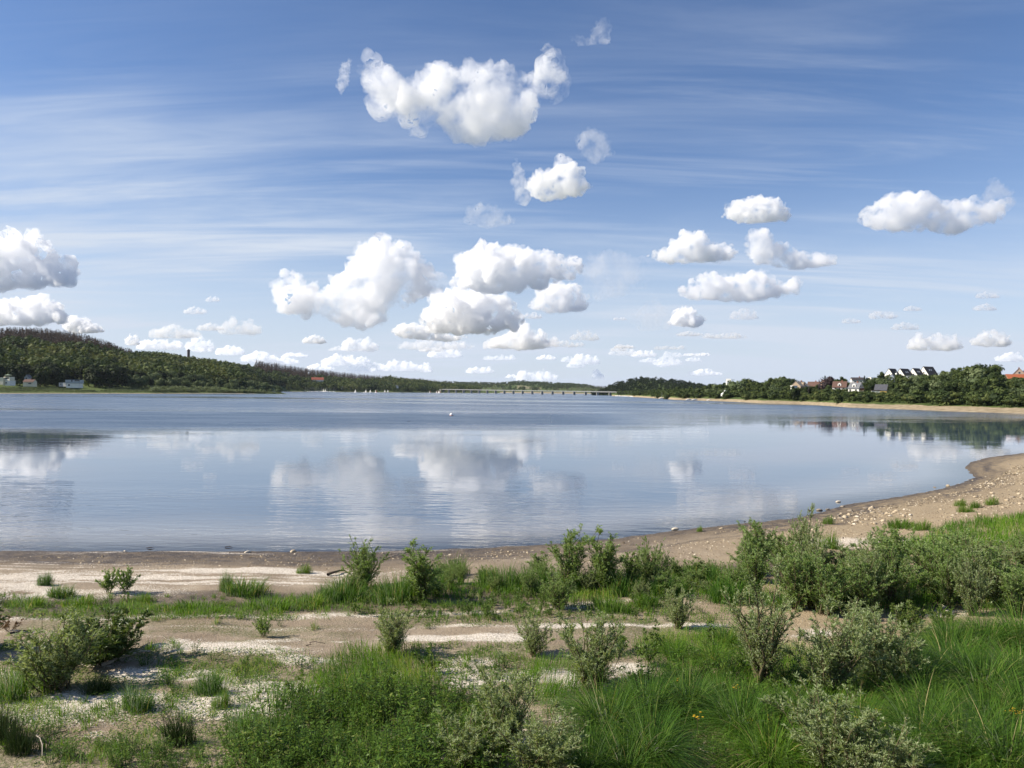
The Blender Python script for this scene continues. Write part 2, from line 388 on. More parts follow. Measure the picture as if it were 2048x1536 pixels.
# ---------------------------------------------------------------- far shores and hills
def ipl(x, tab): a = np.array(tab, float); return np.interp(x, a[:, 0], a[:, 1])
S_L = [(-900,430),(-300,520),(0,565),(100,620),(300,720),(440,850),(475,900),(505,1350),(560,1620),(620,1760),(700,1850),(800,2000),(890,2320),(1000,2500)]
SKY_L = [(-900,640),(-300,650),(0,657),(55,655),(110,660),(170,670),(215,683),(250,698),(300,700),(370,709),(430,716),(500,727),(508,729),(512,721),(600,735),(700,747),(770,752),(830,758),(900,768),(1000,776)]
DT_L = [(-900,1200),(0,1350),(300,1600),(500,1950),(700,2500),(900,3000),(1000,3100)]
def zpix(px, py, Y): return CAMH+(hor(px)-py)/F*Y
def zL(px, Y):
    px = np.asarray(px, float); Y = np.asarray(Y, float)
    S = ipl(px, S_L); D = ipl(px, DT_L); top = np.maximum(zpix(px, ipl(px, SKY_L), D)-15, 4)
    s = Y-S; k = np.clip((s-70)/(D-S-70), 0, 1)
    z = np.interp(s, [-60, 0, 10, 70], [-3, -.05, 1.0, 5.5])
    lump = (fbm(px*.02+Y*.002, Y*.006, 51)-.5)*np.minimum(top*.22, 14)*np.sin(np.clip(k, 0, 1)*np.pi)
    z = z+np.maximum(top-5.5, 0)*(k**.95)+lump
    return z-np.maximum(Y-D, 0)*.12
S_R = [(1225,1480),(1240,1373),(1300,1000),(1350,751),(1450,650),(1525,543),(1600,517),(1700,400),(1830,356),(1900,331),(2048,296),(2300,240),(2900,190)]
ZT_R = [(1225,5),(1300,7),(1450,10),(1550,12),(1620,12),(1700,14),(1800,18),(1900,19),(2048,17),(2900,16)]
def zR(px, Y):
    px = np.asarray(px, float); Y = np.asarray(Y, float)
    s = Y-ipl(px, S_R); zt = ipl(px, ZT_R)
    z = np.interp(s, [-60, 0, 6, 14, 34], [-3, -.05, .6, 1.6, 3.6])
    return z+(zt-3.6)*np.clip((s-34)/215, 0, 1)**1.1+(fbm(px*.03, Y*.03, 61)-.5)*.8*np.clip(s/20, 0, 1)
SKY_H = [(1180,786),(1195,782),(1205,776),(1225,765),(1250,757),(1275,752),(1300,751),(1340,755),(1380,761),(1420,769),(1500,775),(1600,780),(1800,784)]
def zH(px, Y):
    px = np.asarray(px, float); Y = np.asarray(Y, float)
    top = np.maximum(zpix(px, ipl(px, SKY_H), 2150)-13, -2)
    return -2+(top+2)*np.clip((Y-1780)/370, 0, 1)**.8-np.maximum(Y-2150, 0)*.1
SKY_F = [(500,752),(700,756),(780,756),(840,755),(880,760),(920,763),(960,763),(1000,764),(1040,760),(1075,762),(1100,763),(1150,766),(1200,771),(1260,775),(1320,778),(1500,780)]
def zF(px, Y):
    px = np.asarray(px, float); Y = np.asarray(Y, float)
    top = zpix(px, ipl(px, SKY_F), 5200)-14
    k = np.clip((Y-3250)/(5200-3250), 0, 1)
    return -2+3*np.clip((Y-3200)/50, 0, 1)+(top-1)*k**.9+(fbm(px*.03, Y*.002, 71)-.5)*22*np.sin(k*np.pi)-np.maximum(Y-5200, 0)*.08
m, nt, out = new_mat('shore_meadow')
geo = nt.nodes.new('ShaderNodeNewGeometry'); P = geo.outputs['Position']
n1 = noise(nt, P, .05, 5, .6); n2 = noise(nt, mapping(nt, P, scale=(.3, .3, 2)), 1.0, 4, .6)
gcol = ramp(nt, n1, [(.3, (.042, .066, .018)), (.55, (.085, .115, .032)), (.75, (.13, .15, .055))])
scol = ramp(nt, n2, [(.3, (.20, .155, .095)), (.7, (.40, .33, .225))])
c = mixc(nt, mrange(nt, mth(nt, 'ADD', attr(nt, 'sand'), mth(nt, 'MULTIPLY', mth(nt, 'SUBTRACT', n2, .5), .7)), .4, .6), gcol, scol)
bs = nt.nodes.new('ShaderNodeBsdfPrincipled'); lk(nt, c, bs.inputs['Base Color']); bs.inputs['Roughness'].default_value = .95; bs.inputs['Specular IOR Level'].default_value = .1
lk(nt, bs.outputs[0], out.inputs[0]); MEADOW = m
def terrain(name, zfun, p0, p1, npx, Yof, rows, label, sandf, cat='hill'):
    pxs = np.linspace(p0, p1, npx)
    PX, T = np.meshgrid(pxs, rows, indexing='xy')
    Yv = Yof(PX, T); X = np.empty_like(Yv)
    X = (PX-1024)/F*Yv
    z = zfun(PX.ravel(), Yv.ravel())
    o = link(name, mesh_np(name, np.stack([X.ravel(), Yv.ravel(), z], 1), grid_faces(len(rows), npx), MEADOW, True, dict(sand=sandf(PX, T, Yv).ravel())))
    return tag(o, label, cat, kind='structure')
rows = np.concatenate([[-60, -20, -6, 0, 3, 7, 12, 18, 26, 36, 50, 70, 95], np.linspace(130, 2600, 60)])
terrain('hill', zL, -1100, 1000, 320, lambda PX, T: ipl(PX, S_L)+T, rows, 'long wooded hillside along the left shore', lambda PX, T, Y: np.where(T < 7, .8, np.where(T < 26, .3, .05)))
rows = np.concatenate([[-60, -20, -6, 0, 2, 4, 7, 10, 14, 18, 24, 30, 36, 44, 56], np.linspace(70, 520, 26)])
terrain('hill', zR, 1224, 2900, 260, lambda PX, T: ipl(PX, S_R)+T, rows, 'low wooded bank with sandy edge on the right shore', lambda PX, T, Y: np.where(T < 15, .95, np.where(T < 24, .55, .0)))
rows = np.concatenate([[1740, 1780], np.linspace(1800, 2150, 24), [2300, 2600]])
terrain('hill', zH, 1150, 1850, 90, lambda PX, T: T, rows, 'dark rounded wooded hill right of the bridge', lambda PX, T, Y: T*0)
rows = np.concatenate([[3190, 3210, 3260, 3300], np.linspace(3400, 5200, 34), [5600, 6500]])
terrain('hill', zF, 500, 1500, 130, lambda PX, T: T, rows, 'distant hazy hill ridge behind the bridge', lambda PX, T, Y: np.where(T < 3320, .9, 0)+np.where((abs(PX-1060) < 28) & (T > 3700) & (T < 4200), .5, 0))
# the spit: a low tongue of sand and reeds
def zS(px, Y):
    px = np.asarray(px, float); Y = np.asarray(Y, float)
    w = np.clip((575-px)/90, 0, 1)**.6; c = 888+(px-470)*.18; h = 24*w+.5
    return -.9+2.3*np.clip(1.15-np.abs(Y-c)/np.maximum(h, .5), 0, 1)*np.clip(w*3, 0, 1)**.5
rows = np.linspace(840, 940, 22)
terrain('spit', zS, 395, 585, 90, lambda PX, T: T, rows, 'low sandy spit with reeds reaching into the lake from the left', lambda PX, T, Y: np.where(np.abs(T-(888+(PX-470)*.18)) > 15, .9, .25), 'spit')
# ---------------------------------------------------------------- plant meshes
def leaf_mat(name, stops, under=None, trans=.3, rough=.55, spec=.3, soft=0):
    m, nt, out = new_mat(name)
    oi = nt.nodes.new('ShaderNodeObjectInfo')
    f = mth(nt, 'ADD', attr(nt, 'tint'), mth(nt, 'MULTIPLY', mth(nt, 'SUBTRACT', oi.outputs['Random'], .5), .22), clamp=True)
    c = ramp(nt, f, stops)
    if under:
        ge = nt.nodes.new('ShaderNodeNewGeometry'); c = mixc(nt, mth(nt, 'MULTIPLY', ge.outputs['Backfacing'], .8), c, under)
    bs = nt.nodes.new('ShaderNodeBsdfPrincipled'); lk(nt, c, bs.inputs['Base Color']); bs.inputs['Roughness'].default_value = rough; bs.inputs['Specular IOR Level'].default_value = spec
    tl = nt.nodes.new('ShaderNodeBsdfTranslucent'); lk(nt, mixc(nt, 1.0, c, (1.25, 1.2, .6), 'MULTIPLY'), tl.inputs[0])
    if soft:      # shading normal eased towards the zenith, as a dense sward scatters light
        g2 = nt.nodes.new('ShaderNodeNewGeometry'); a = nt.nodes.new('ShaderNodeVectorMath'); a.operation = 'SCALE'; lk(nt, g2.outputs['Normal'], a.inputs[0]); a.inputs['Scale'].default_value = 1-soft
        b = nt.nodes.new('ShaderNodeVectorMath'); b.operation = 'ADD'; lk(nt, a.outputs[0], b.inputs[0]); b.inputs[1].default_value = (0, 0, soft)
        c2 = nt.nodes.new('ShaderNodeVectorMath'); c2.operation = 'NORMALIZE'; lk(nt, b.outputs[0], c2.inputs[0]); lk(nt, c2.outputs[0], bs.inputs['Normal'])
    mx = nt.nodes.new('ShaderNodeMixShader'); mx.inputs[0].default_value = trans; lk(nt, bs.outputs[0], mx.inputs[1]); lk(nt, tl.outputs[0], mx.inputs[2])
    lk(nt, mx.outputs[0], out.inputs[0]); return m
def flat_mat(name, c, rough=.8, var=.15, scale=8., spec=.3, metal=0):
    m, nt, out = new_mat(name)
    tcn = nt.nodes.new('ShaderNodeTexCoord'); n = noise(nt, tcn.outputs['Object'], scale, 4, .6)
    a = tuple(x*(1-var) for x in c); b = tuple(min(1, x*(1+var)) for x in c)
    bs = nt.nodes.new('ShaderNodeBsdfPrincipled'); lk(nt, ramp(nt, n, [(.3, a), (.7, b)]), bs.inputs['Base Color'])
    bs.inputs['Roughness'].default_value = rough; bs.inputs['Specular IOR Level'].default_value = spec; bs.inputs['Metallic'].default_value = metal
    lk(nt, bs.outputs[0], out.inputs[0]); return m
M_GRASS = leaf_mat('grass_blade', [(0, (.046, .105, .008)), (.45, (.098, .215, .016)), (.8, (.165, .29, .028)), (.93, (.23, .30, .05)), (1, (.42, .36, .15))], trans=.45, soft=0.6)
M_SEDGE = leaf_mat('sedge_blade', [(0, (.034, .085, .010)), (.5, (.078, .172, .018)), (.85, (.150, .25, .034)), (.94, (.23, .28, .07)), (1, (.44, .38, .18))], trans=.42, rough=.45, spec=.3, soft=0.55)
M_REED = leaf_mat('reed_blade', [(0, (.030, .090, .008)), (.5, (.066, .165, .014)), (.93, (.135, .245, .028)), (1, (.36, .32, .13))], trans=.42, soft=0.55)
M_RUSH = leaf_mat('rush_blade', [(0, (.012, .028, .006)), (.6, (.028, .058, .014)), (1, (.07, .085, .03))], trans=.2)
M_WIL = leaf_mat('willow_leaf', [(0, (.080, .155, .026)), (.5, (.150, .250, .048)), (.85, (.24, .335, .095)), (1, (.38, .43, .20))], under=(.24, .32, .14), trans=.45, rough=.5, spec=.22, soft=0.4)
M_WIL2 = leaf_mat('silver_leaf', [(0, (.10, .155, .042)), (.5, (.175, .245, .075)), (.85, (.27, .33, .135)), (1, (.40, .44, .26))], under=(.34, .40, .22), trans=.46, rough=.45, spec=.3, soft=0.4)
M_SAL = leaf_mat('sallow_leaf', [(0, (.045, .085, .016)), (.5, (.088, .145, .028)), (1, (.16, .21, .055))], under=(.13, .17, .06), trans=.35, rough=.42, spec=.35, soft=0.3)
M_HERB = leaf_mat('herb_leaf', [(0, (.040, .088, .010)), (.5, (.088, .170, .020)), (.9, (.165, .255, .040)), (1, (.30, .32, .09))], under=(.14, .19, .06), trans=.4, rough=.48, spec=.28, soft=0.35)
M_LIME = leaf_mat('lime_leaf', [(0, (.055, .095, .014)), (.5, (.10, .155, .026)), (1, (.19, .22, .055))], trans=.35, soft=0.4)
M_BARK = flat_mat('shrub_bark', (.12, .098, .055), .9, .3, 30)
M_DRY = leaf_mat('dry_leaf', [(0, (.10, .055, .03)), (.5, (.17, .10, .055)), (1, (.26, .19, .11))], trans=.2)

def unit(v): return v/np.maximum(np.linalg.norm(v, axis=-1, keepdims=True), 1e-9)
def rand_dirs(rs, n): return unit(rs.normal(size=(n, 3)))
class MB:
    def __init__(s): s.v = []; s.q = []; s.t = []; s.a = []; s.n = 0
    def add(s, v, q=None, t=None, tint=None):
        v = np.asarray(v, float)
        if q is not None and len(q): s.q.append(np.asarray(q)+s.n)
        if t is not None and len(t): s.t.append(np.asarray(t)+s.n)
        s.v.append(v); s.a.append(np.full(len(v), .5) if tint is None else np.asarray(tint, float)); s.n += len(v)
    def arrays(s):
        f = []
        if s.q: f.append(np.concatenate(s.q))
        if s.t: f.append(np.concatenate(s.t))
        return np.concatenate(s.v), f, np.concatenate(s.a)
    def mesh(s, name, mat, smooth=False):
        v, f, a = s.arrays(); return mesh_np(name, v, f, mat, smooth, dict(tint=a))
    def leaves(s, rs, p, d, L, W, tint=None, nrm=None):
        n = len(p); d = unit(d)
        r = rand_dirs(rs, n) if nrm is None else nrm
        w = unit(np.cross(d, r)); up_ = np.cross(w, d)
        L = np.broadcast_to(L, (n,))[:, None]; W = np.broadcast_to(W, (n,))[:, None]
        sag = -.12*L*np.array([0, 0, 1.])
        v = np.stack([p, p+d*L*.45+w*W*.5, p+d*L+sag, p+d*L*.45-w*W*.5], 1).reshape(-1, 3)
        i = np.arange(n)[:, None]*4+np.arange(4)
        t = rs.uniform(0, 1, n) if tint is None else tint
        s.add(v, i, tint=np.repeat(t, 4))
    def cards(s, rs, c, nrm, size, tint, aspect=1.0):
        n = len(c); nrm = unit(nrm); a = unit(np.cross(nrm, rand_dirs(rs, n))); b = np.cross(nrm, a)
        sz = np.broadcast_to(size, (n,))[:, None]
        j = rs.uniform(.6, 1.2, (n, 4, 1))
        v = np.stack([c-a*sz*j[:, 0], c-b*sz*aspect*j[:, 1], c+a*sz*j[:, 2], c+b*sz*aspect*j[:, 3]], 1).reshape(-1, 3)
        s.add(v, np.arange(n)[:, None]*4+np.arange(4), tint=np.repeat(tint, 4))
    def tube(s, path, rad, k=5, tint=.5):
        path = np.asarray(path, float); n = len(path); rad = np.broadcast_to(rad, (n,))
        tg = unit(np.gradient(path, axis=0)); ref = np.array([.3, .8, .1]); a = unit(np.cross(tg, ref)); b = np.cross(tg, a)
        th = np.arange(k)/k*2*np.pi
        v = (path[:, None]+rad[:, None, None]*(a[:, None]*np.cos(th)[None, :, None]+b[:, None]*np.sin(th)[None, :, None])).reshape(-1, 3)
        q = []
        for i in range(n-1):
            for j in range(k): q.append((i*k+j, i*k+(j+1) % k, (i+1)*k+(j+1) % k, (i+1)*k+j))
        s.add(v, np.array(q), tint=np.full(len(v), tint))
    def blades(s, rs, base, length, lean, width, droop=.35, seg=4, tint=None, power=1.6):
        n = len(base); length = np.broadcast_to(length, (n,)); width = np.broadcast_to(width, (n,)); droop = np.broadcast_to(droop, (n,))
        az = rs.uniform(0, 2*np.pi, n); wv = np.stack([np.cos(az), np.sin(az), az*0], 1)
        L = []
        for k in range(seg+1):
            t = k/seg
            p = base.copy(); p[:, :2] += lean*(length*t**power)[:, None]; p[:, 2] += length*(t-droop*t**2.2)
            w = width*(.7+.5*t)*(1-t**2.5)
            if k < seg: L += [p-wv*w[:, None]*.5, p+wv*w[:, None]*.5]
            else: L += [p]
        v = np.stack(L, 1); m_ = v.shape[1]
        i = np.arange(n)[:, None]*m_
        q = np.concatenate([i+np.array([[2*k, 2*k+1, 2*k+3, 2*k+2]]) for k in range(seg-1)])
        t3 = i+np.array([[2*seg-2, 2*seg-1, 2*seg]])
        ti = rs.uniform(0, 1, n) if tint is None else tint
        s.add(v.reshape(-1, 3), q, t3, np.repeat(ti, m_))

def make_shrub(seed, h=1.5, w=1.3, stems=14, twigs=9, lv=14, leaf=.075, lw=.014, mat=None, bare=.12, droop=.1, upright=.6, bark=None, single=False, name='foliage', lead=.22):
    """wood mesh and foliage mesh of a many-stemmed shrub"""
    rs = np.random.RandomState(seed); wood = MB(); fo = MB()
    for i in range(stems):
        az = rs.uniform(0, 2*np.pi); out_ = rs.uniform(.1, 1)**.7*w*.5
        hh = h*rs.uniform(.55, .95)*(1-.25*(out_/(w*.5))**2)*(1.22 if rs.uniform() < lead else 1)
        b = np.array([math.cos(az), math.sin(az), 0])*rs.uniform(.0, .12)*w*(0.2 if single else 1)
        t = np.linspace(0, 1, 6)[:, None]
        tip = np.array([math.cos(az)*out_, math.sin(az)*out_, hh])
        mid = np.array([math.cos(az)*out_*(1-upright), math.sin(az)*out_*(1-upright), hh*.55])
        path = b*(1-t)**2+2*mid*t*(1-t)+tip*t*t
        path[1:-1] += rs.normal(0, .02*h, (4, 3))
        r0 = .0085*h*rs.uniform(.7, 1.2)*(1.8 if single else 1)
        wood.tube(path, r0*(1-t[:, 0]*.8), 4)
        for k in range(twigs):
            tt = rs.uniform(bare, 1.0); f = tt*5; a = int(min(4, f)); p0 = path[a]+(path[a+1]-path[a])*(f-a)
            sd = unit(path[a+1]-path[a]); td = unit(sd*.9+rand_dirs(rs, 1)[0]*np.array([.85, .85, .5])+np.array([0, 0, .42]))
            L = h*rs.uniform(.13, .30)*(1.2-.85*tt)
            n = max(4, int(lv*1.5*rs.uniform(.7, 1.2)))
            u = np.sort(rs.uniform(.05, 1.05, n))[:, None]
            pts = p0+td*L*u+np.array([0, 0, -droop*L])*u*u
            wood.tube(np.stack([p0, p0+td*L*.5, pts[-1]]), [.0022*h, .0016*h, .0008*h], 3)
            d = unit(td*.95+rand_dirs(rs, n)*.8)
            base_t = rs.uniform(.15, .6)
            fo.leaves(rs, pts, d, leaf*(1.1-.3*tt)*rs.uniform(.6, 1.2, n), lw*rs.uniform(.8, 1.2, n), tint=np.clip(base_t+rs.normal(0, .2, n)+.12*tt, 0, 1))
    return wood.mesh('stems', bark or M_BARK, True), fo.mesh(name, mat or M_WIL)
def make_tussock(seed, n=700, L=.85, spread=.14, mat=None, width=.0075, lean=1.15):
    rs = np.random.RandomState(seed); mb = MB()
    az = rs.uniform(0, 2*np.pi, n); rr = spread*np.sqrt(rs.uniform(0, 1, n))
    b = np.stack([np.cos(az)*rr, np.sin(az)*rr, np.zeros(n)-.02], 1)
    a2 = az+rs.normal(0, .5, n); le = rs.uniform(.10, 1.25, n)**.8*lean
    mb.blades(rs, b, L*rs.uniform(.55, 1.1, n), np.stack([np.cos(a2)*le, np.sin(a2)*le], 1), width*rs.uniform(.7, 1.3, n), droop=np.clip(le*.82, .1, .98), seg=7, tint=np.where(rs.uniform(0, 1, n) < .05, 1.0, np.clip(rs.beta(2, 2.4, n), 0, .93)))
    return mb.mesh('tussock', mat or M_SEDGE)
def make_reeds(seed, n=420, L=.55, rx=.5, ry=.35, mat=None, width=.011, lean=.34):
    rs = np.random.RandomState(seed); mb = MB()
    az = rs.uniform(0, 2*np.pi, n); rr = np.sqrt(rs.uniform(0, 1, n))*(.72+.34*np.sin(az*2+seed)*np.sin(az*3+seed*2)+rs.uniform(-.05, .28, n))
    b = np.stack([np.cos(az)*rr*rx, np.sin(az)*rr*ry, np.zeros(n)-.02], 1)
    a2 = rs.uniform(0, 2*np.pi, n); le = rs.uniform(0, 1, n)*lean+rr*lean*.5
    le = le*rs.uniform(.3, 2.2, n); lv = np.stack([np.cos(a2)*le*.6+np.cos(az)*le*.7+.08, np.sin(a2)*le*.6+np.sin(az)*le*.7], 1)
    mb.blades(rs, b, L*rs.uniform(.45, 1.12, n)*np.clip(1.15-.62*rr**2, .35, 1.2), lv, width*rs.uniform(.7, 1.2, n), droop=.12+.3*rs.uniform(0, 1, n)**2, seg=4, tint=np.where(rs.uniform(0, 1, n) < .04, 1.0, np.clip(rs.beta(2, 2, n), 0, .93)))
    return mb.mesh('reeds', mat or M_REED)
def make_herb(seed, stems=16, h=.55, w=.6, lv=26, leaf=.095, lw=.026, mat=None):
    rs = np.random.RandomState(seed); wood = MB(); fo = MB()
    for i in range(stems):
        az = rs.uniform(0, 2*np.pi); r = w*.5*math.sqrt(rs.uniform(0, 1)); b = np.array([math.cos(az)*r*.7, math.sin(az)*r*.7, 0])
        hh = h*rs.uniform(.6, 1.1); tip = b+np.array([math.cos(az)*r*.5+rs.normal(0, .05), math.sin(az)*r*.5+rs.normal(0, .05), hh])
        wood.tube(np.stack([b, (b+tip)/2+rs.normal(0, .015, 3), tip]), [.006, .005, .002], 4)
        n = lv; u = np.sort(rs.uniform(.12, 1.0, n))[:, None]; p = b+(tip-b)*u
        a = rs.uniform(0, 2*np.pi, n); el = rs.uniform(-.1, .9, n)
        d = np.stack([np.cos(a), np.sin(a), el], 1)
        fo.leaves(rs, p, d, leaf*rs.uniform(.55, 1.15, n), lw*rs.uniform(.7, 1.2, n), tint=np.clip(rs.uniform(.1, .6)+rs.normal(0, .18, n)+.15*u[:, 0], 0, 1), nrm=unit(np.stack([rs.normal(0, .5, n), rs.normal(0, .5, n), np.ones(n)], 1)))
    return wood.mesh('stems', flat_mat_cache('herb_stem', (.06, .09, .025)), True), fo.mesh('foliage', mat or M_HERB)
_fm = {}
def flat_mat_cache(name, c, **k):
    if name not in _fm: _fm[name] = flat_mat(name, c, **k)
    return _fm[name]

def thing(name, parts, loc, rot=0, scale=1, label=None, cat=None, group=None):
    """parts: list of (name, mesh) under an Empty; or one mesh"""
    s = scale if isinstance(scale, (tuple, list)) else (scale,)*3
    if isinstance(parts, bpy.types.Mesh): o = link(name, parts)
    else:
        o = bpy.data.objects.new(name, None); col.objects.link(o); o.empty_display_size = .2
        for pn, me in parts: link(pn, me, o)
    o.location = loc; o.rotation_euler = (0, 0, rot); o.scale = s
    return tag(o, label, cat, group)
# ---------------------------------------------------------------- plants on the beach
def proj(x, y, z):
    d0 = x; d1 = y; d2 = z-CAMH
    c = d0*fw.x+d1*fw.y+d2*fw.z; a = d0*rt.x+d1*rt.y+d2*rt.z; b = d0*up.x+d1*up.y+d2*up.z
    return 1024+F*a/c, 768-F*b/c
def scatter(n, polys, seed, mind=.25):
    rs = np.random.RandomState(seed); out_ = []
    k = 0
    while len(out_) < n and k < n*60:
        k += 1
        pl = polys[rs.randint(len(polys))]
        x0, y0 = np.min(pl, 0); x1, y1 = np.max(pl, 0)
        q = (rs.uniform(x0, x1), rs.uniform(y0, y1))
        if not in_poly(np.array([q]), pl)[0]: continue
        p = on_ground(*q)
        if any((p-o).length < mind for o, _ in out_): continue
        out_.append((p, q))
    return out_
PW = {}
for i in range(3): PW['wil%d' % i] = (make_shrub(100+i, 1.5, 1.25, 26, 15, 17, .075, .014, M_WIL2, bare=.04), 1.5, 1.25)
for i in range(3): PW['band%d' % i] = (make_shrub(120+i, 1.6, 1.5, 36, 11, 17, .078, .017, M_WIL, bare=.02, upright=.75), 1.5, 1.5)
for i in range(2): PW['tall%d' % i] = (make_shrub(140+i, 1.8, .85, 16, 19, 16, .078, .017, M_WIL, bare=.02, upright=.85), 1.8, .85)
for i in range(2): PW['sal%d' % i] = (make_shrub(150+i, 1.3, 1.5, 34, 14, 13, .11, .026, M_SAL, bare=.0, droop=.3, upright=.45, lead=0), 1.3, 1.5)
PW['tree'] = (make_shrub(160, 2.6, 1.6, 13, 30, 17, .082, .016, M_WIL2, bare=.14, upright=.75, single=True), 2.6, 1.6)
PW['low'] = (make_shrub(170, .5, .55, 14, 9, 11, .05, .014, M_WIL, lead=0), .5, .55)
PW['spr'] = (make_shrub(171, .55, .35, 5, 8, 9, .07, .016, M_HERB, upright=.8), .55, .35)
PW['lime'] = (make_shrub(172, .9, 1.1, 18, 10, 13, .07, .02, M_LIME), .9, 1.1)
PW['dry'] = (make_shrub(173, .5, .6, 8, 7, 9, .06, .016, M_DRY), .5, .6)
def shrub(kind, px, py, hpx, wpx, label, group=None, cat='willow shrub', name='willow_shrub', rot=None):
    if kind[:4] == 'band' and px > 1480:
        kind = rnd.choice(('band0', 'band1', 'band2', 'band1', 'wil1', 'tall0')); hpx *= rnd.uniform(.62, 1.05); py += rnd.uniform(-16, 12); px += rnd.uniform(-14, 14)
        if kind == 'tall0': wpx *= .7
    (wd, fo), h, w = PW[kind]
    p = on_ground(px, py); k = p.y/F
    sz = hpx*k/h*(1.06 if kind == 'tree' else 1.08); sx = wpx*k/w*1.05
    return thing(name, [('stems', wd), ('foliage', fo)], p-Vector((0, 0, .02)), rnd.uniform(0, 6.28) if rot is None else rot, (sx, sx, sz), label, cat, group)
WG = 'willow shrubs on the beach'
for a in (
 ('wil0', 112, 1380, 158, 190, 'large willow shrub leaning over white shells at the far left foreground'),
 ('sal0', 205, 1325, 108, 185, 'dark green broad-leaved shrub directly behind the large left willow'),
 ('low', 218, 1186, 52, 50, 'left one of two small dark bushes on the shell strip at left'),
 ('low', 250, 1186, 56, 52, 'right one of two small dark bushes on the shell strip at left'),
 ('wil1', 1182, 1385, 165, 150, 'silvery willow shrub in the middle foreground left of a shell patch'),
 ('wil2', 1070, 1312, 84, 84, 'compact grey-green bush with dark base beside the sand track'),
 ('wil0', 785, 1312, 108, 95, 'wispy willow shrub rising from the edge of the central grass'),
 ('low', 528, 1274, 48, 46, 'tiny leaning shrub alone on bare sand casting a thin shadow'),
 ('tall0', 846, 1203, 128, 95, 'slender willow shrub with a thin leader left of the tall pair'),
 ('band0', 727, 1176, 88, 105, 'bushy willow shrub beside green reeds near the waterline'),
 ('tall1', 1135, 1182, 132, 85, 'left one of two tall pointed willows standing against the water'),
 ('tall0', 1206, 1187, 138, 85, 'right one of two tall pointed willows standing against the water'),
 ('band1', 1300, 1172, 80, 75, 'rounded willow shrub at the right end of the near shore thicket'),
 ('tall1', 1262, 1176, 84, 60, 'short willow shrub just right of the tall pointed pair'),
 ('band2', 1115, 1218, 68, 90, 'low willow shrub in front of the tall pointed pair on mud'),
 ('wil1', 1355, 1256, 84, 72, 'small willow shrub at the top corner of the right meadow'),
 ('tree', 1525, 1380, 268, 165, 'tallest willow with a visible dark trunk in the right meadow'),
 ('wil2', 1655, 1395, 190, 170, 'broad silvery willow just right of the trunked willow'),
 ('wil0', 1770, 1385, 175, 170, 'silvery willow beside arching sedge right of the broad willow'),
 ('wil1', 1655, 1560, 190, 230, 'silvery willow bush at the bottom edge right of centre'),
 ('wil2', 1760, 1590, 150, 170, 'low grey willow bush at the bottom edge among yellow flowers'),
 ('wil0', 1010, 1500, 180, 170, 'silvery willow bush over the shell patch at bottom centre'),
 ('wil2', 1080, 1560, 150, 190, 'pale willow bush at the bottom edge beside tall sedge'),
 ('wil1', 930, 1545, 120, 170, 'small grey willow bush at the bottom edge among herbs'),
 ('band0', 1590, 1218, 130, 130, 'dense green willow behind the trunked willow'),
 ('band1', 1655, 1228, 128, 120, 'dense green willow with brown undergrowth behind the meadow'),
 ('band2', 1722, 1222, 125, 130, 'dense green willow in the middle of the right thicket'),
 ('band0', 1795, 1205, 125, 140, 'dense willow above the dark gap of the right thicket'),
 ('band1', 1865, 1210, 128, 140, 'dense willow behind the pale stone slab of the right thicket'),
 ('band2', 1935, 1212, 130, 140, 'dense willow over the sandy path at the right'),
 ('band0', 2005, 1218, 132, 140, 'dense willow near the right edge beside the sandy path'),
 ('band1', 2072, 1222, 140, 150, 'dense willow cut by the right edge of the view'),
 ('band2', 1500, 1150, 66, 110, 'green willow shrub left end of the upper thicket'),
 ('band0', 1565, 1150, 80, 110, 'green willow shrub in the upper thicket below the tan beach'),
 ('band1', 1630, 1150, 80, 110, 'green willow shrub in the upper thicket beside lime green grass'),
 ('band2', 1700, 1150, 84, 120, 'green willow shrub in the upper thicket facing the stones'),
 ('band0', 1775, 1145, 78, 120, 'green willow shrub in the upper thicket beside the pale sand'),
 ('band1', 1850, 1145, 80, 120, 'grey-green willow shrub right of the pale sand in the upper thicket'),
 ('band2', 1925, 1140, 78, 120, 'grey-green willow shrub in the right half of the upper thicket'),
 ('band0', 1995, 1140, 76, 120, 'grey-green willow shrub in the upper thicket near the right edge'),
 ('band1', 2060, 1140, 76, 120, 'grey-green willow shrub of the upper thicket cut by the right edge'),
 ('band2', 1470, 1190, 66, 80, 'small willow behind the bright reed stand at right'),
 ('tall0', 1536, 1118, 50, 34, 'slim young willow standing up against the tan beach'),
 ('lime', 1815, 1268, 66, 110, 'yellow-green bush in front of the right thicket'),
 ('lime', 1890, 1262, 50, 70, 'small yellowish bush beside the pale stone slab'),
 ('wil0', 1720, 1290, 90, 120, 'loose grey willow between thicket and sedge at right'),
): shrub(*a, group=WG)
for p, q in scatter(30, [[(650,1190),(760,1165),(1000,1150),(1340,1140),(1480,1150),(1480,1200),(1340,1200),(900,1200)]], 21, .5):
    shrub(('tall0', 'band1', 'wil1')[rnd.randrange(3)], q[0], q[1], rnd.uniform(26, 58), rnd.uniform(30, 56), 'young willow in the loose green strip between mud channel and waterline', 'young willows in the near shore strip')
for p, q in scatter(16, [[(1500,1230),(1720,1235),(2080,1235),(2080,1150),(1500,1150)]], 22, .8):
    shrub(('tall1', 'wil2')[rnd.randrange(2)], q[0], q[1], rnd.uniform(90, 150), rnd.uniform(60, 90), 'feathery willow shoots rising out of the dense right thicket', 'feathery shoots in the right thicket')
